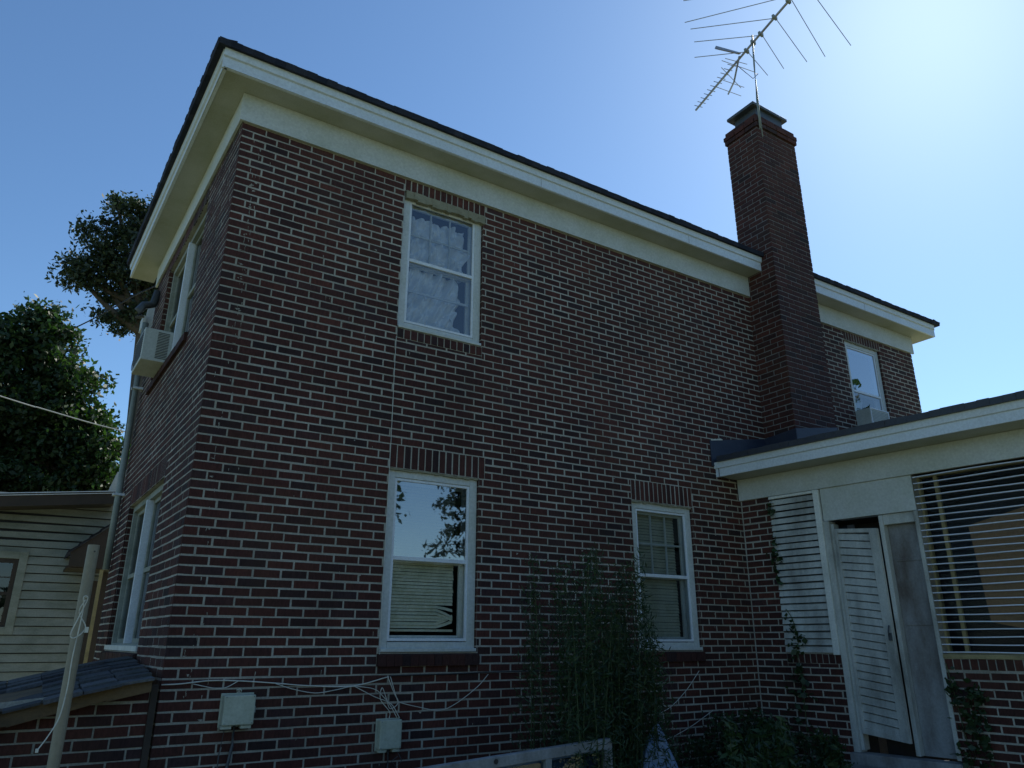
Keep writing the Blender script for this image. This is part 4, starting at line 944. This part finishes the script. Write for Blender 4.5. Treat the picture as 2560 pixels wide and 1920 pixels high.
for i, (x, y, hh, rr, lb) in enumerate(((-22, -30, 5.2, 4.2, 'leftmost added far tree behind the viewer'), (-8, -34, 5.2, 4.2, 'second added far tree behind the viewer'), (6, -36, 5.2, 4.2, 'middle added far tree behind the viewer'), (20, -34, 5.2, 4.2, 'fourth added far tree behind the viewer'), (33, -26, 5.2, 4.2, 'rightmost added far tree behind the viewer'))):  # unseen trees added to block the bright horizon in window reflections
    tree('offscreen_tree', lb+' hiding the bright horizon from the window glass', (x, y, 0), [(x, y, 0), (x, y, hh*.3), (x, y, hh*.5)], .3,
         [(x, y, hh*.55, rr*.8), (x-rr*.7, y, hh*.4, rr*.7), (x+rr*.7, y+.5, hh*.42, rr*.7)], 130, 40, .8, .5, 'leafB', 60+i)
# tall feathery weeds in front of the wall
rgw = np.random.default_rng(17)
sb = thing('feathery_shrub', 'tall dark feathery shrub growing against the brick wall left of the small window', 'shrub', (2.9, -1.0, 0))
mb = MB(); V, Fc, C_ = [], [], []
for k in range(52):
    x = 2.42+1.05*rgw.uniform(0, 1)+rgw.normal()*.05; y = -.95+rgw.uniform(-.28, .28); h = rgw.uniform(1.35, 2.28)-abs(x-2.85)*.35
    lx, ly = rgw.normal()*.07, rgw.normal()*.05
    mb.tube([(x, y, 0), (x+lx*.4, y+ly*.4, h*.5), (x+lx, y+ly, h)], .0065, 5, r1=.002)
    n = int(h*330); tt = rgw.uniform(.28, 1.03, n); sp = .085*(1.15-tt)+.022
    pts = np.stack([x+lx*tt, y+ly*tt, h*tt], 1)+rgw.normal(size=(n, 3))*sp[:, None]
    leaves(V, Fc, C_, pts, .0095, rgw, 0, 6.0)
mb.build('stem', M['stem'], sb); leaf_obj('foliage', M['leafD'], V, Fc, C_, sb)
# vines on the shutter
vn = thing('ivy_vine', 'thin ivy vine climbing the louvred shutter left of the door', 'vine', FW.P(.5, .03, 0))
mb = MB(); V, Fc, C_ = [], [], []
path = [(.47, .0), (.50, .6), (.52, 1.1), (.50, 1.45), (.53, 1.6), (.49, 1.8), (.43, 1.9)]
mb.tube(spl([FW.P(a, .035, z) for a, z in path]), .004, 5)
def ivy(s_, z_, n, sp, size=.05):
    p = np.array([FW.P(s_+rgw.normal()*sp, .035+abs(rgw.normal())*.02, z_+rgw.normal()*sp*1.3) for _ in range(n)]); leaves(V, Fc, C_, p, size, rgw, .5, 1.1)
for s_, z_, n, sp in ((.50, 1.50, 24, .04), (.52, 1.62, 26, .035), (.48, 1.75, 12, .03), (.40, 2.42, 20, .03), (.385, 2.98, 9, .02), (.40, 2.9, 10, .02), (.385, 2.55, 7, .02), (.39, 2.63, 7, .02), (.39, 2.2, 8, .02), (.5, 1.3, 26, .05), (.48, 1.1, 30, .07), (.47, .8, 40, .1), (.45, .5, 50, .13), (.385, 2.30, 8, .02)):
    ivy(s_, z_, n, sp)
mb.build('stem', M['stem'], vn); leaf_obj('foliage', M['leafD'], V, Fc, C_, vn)
vn2 = thing('ivy_vine', 'dark ivy climbing the wing brickwork right of the door', 'vine', FW.P(1.95, .03, 0)); V, Fc, C_ = [], [], []
mb = MB(); mb.tube(spl([FW.P(2.0, .02, 0), FW.P(1.97, .02, .6), FW.P(1.93, .02, 1.1), FW.P(1.90, .02, 1.4)]), .004, 5); mb.build('stem', M['stem'], vn2)
for k in range(26): ivy(1.92+rgw.uniform(0, .22), rgw.uniform(.2, 1.28), 14, .035)
leaf_obj('foliage', M['leafD'], V, Fc, C_, vn2)
# weeds in the corner between wall and wing
def weed(x, y, h, seed, label, leafy=1.0, mat='leafD'):
    rg = np.random.default_rng(seed); t = thing('tall_weed', label, 'weed', (x, y, 0), 'tall weeds in the corner by the wing'); mb = MB(); V, Fc, C_ = [], [], []
    for k in range(3):
        lx, ly = rg.normal()*.06, rg.normal()*.06; hh = h*rg.uniform(.8, 1)
        mb.tube([(x, y, 0), (x+lx*.5, y+ly*.5, hh*.5), (x+lx, y+ly, hh)], .006, 5, r1=.002)
        n = int(240*leafy); tt = rg.uniform(.1, 1.0, n); pts = np.stack([x+lx*tt, y+ly*tt, hh*tt], 1)+rg.normal(size=(n, 3))*(.06*(1.1-tt)+.012)[:, None]
        leaves(V, Fc, C_, pts, .026, rg, 0, 3.0)
    mb.build('stem', M['stem'], t); leaf_obj('foliage', M[mat], V, Fc, C_, t)
for i, (x, y, h, lb) in enumerate(((3.05, -2.1, 1.12, 'leftmost tall pointed weed right of the blue tarp'), (3.42, -2.15, 1.16, 'tall slim weed second from the left in the corner'),
        (3.62, -2.0, 1.02, 'short slim weed third from the left in the corner'), (4.0, -1.6, 1.08, 'bushy weed in the middle of the wing corner'), (4.45, -1.7, .98, 'low bushy weed before the brick wall of the wing'), (4.9, -1.5, .9, 'low weed nearest the doorstep'))):
    weed(x, y, h, 40+i, lb, 1.0+.4*(i > 2))
# dense dark bushes at the foot of the corner
bs = thing('corner_bush', 'dense dark bush at the foot of the corner between house and wing', 'bush', (4.6, -.8, 0))
V, Fc, C_, tw = crown([(4.3, -.5, .35, .45), (4.9, -.6, .40, .5), (5.4, -.9, .30, .45), (3.9, -.45, .28, .35), (5.3, -.45, .55, .4)], 190, 130, .08, .022, 31)
mb = MB()
for a, b in tw: mb.tube([(float(a[0]), float(a[1]), 0), tuple(b)], .006, 4, r1=.002)
mb.build('stem', M['stem'], bs); leaf_obj('foliage', M['leafD'], V, Fc, C_, bs)

# ------------------------------------------------------------------ ground
def ground():
    mt, t, b = newmat('yard_grass_soil')
    n1 = noise(t, .5, 6, .6); n2 = noise(t, 14, 6, .7)
    r1 = ramp(t, n1.outputs[0], [(.35, (.30, .27, .17)), (.6, (.22, .27, .11))]); r2_ = ramp(t, n2.outputs[0], [(.3, (.6,)*3), (.7, (1.3,)*3)])
    c = mixc(t, 1.0, r1.outputs[0], r2_.outputs[0], 'MULTIPLY'); t.links.new(c, b.inputs['Base Color']); b.inputs['Roughness'].default_value = .95
    bump(t, b, n2.outputs[0], .6, .05)
    mb = MB(); mb.face([(-600, -600, 0), (600, -600, 0), (600, 600, 0), (-600, 600, 0)]); g = mb.build('ground', mt, None); g['kind'] = 'structure'
ground()
mb_ = None
rgg = np.random.default_rng(2); n = 9000
V, Fc, C_ = [], [], []
P = np.stack([rgg.uniform(-3.5, 5.6, n), rgg.uniform(-4.2, -.1, n), rgg.uniform(.02, .16, n)], 1)
leaves(V, Fc, C_, P, .06, rgg, -1.2, 2.6)
g2 = leaf_obj('grass', M['leafD'], V, Fc, C_, None); g2['kind'] = 'stuff'; tag(g2, 'short rough grass along the foot of the walls', 'grass')

for o in list(bpy.data.objects):
    if '_w' in o: del o['_w']
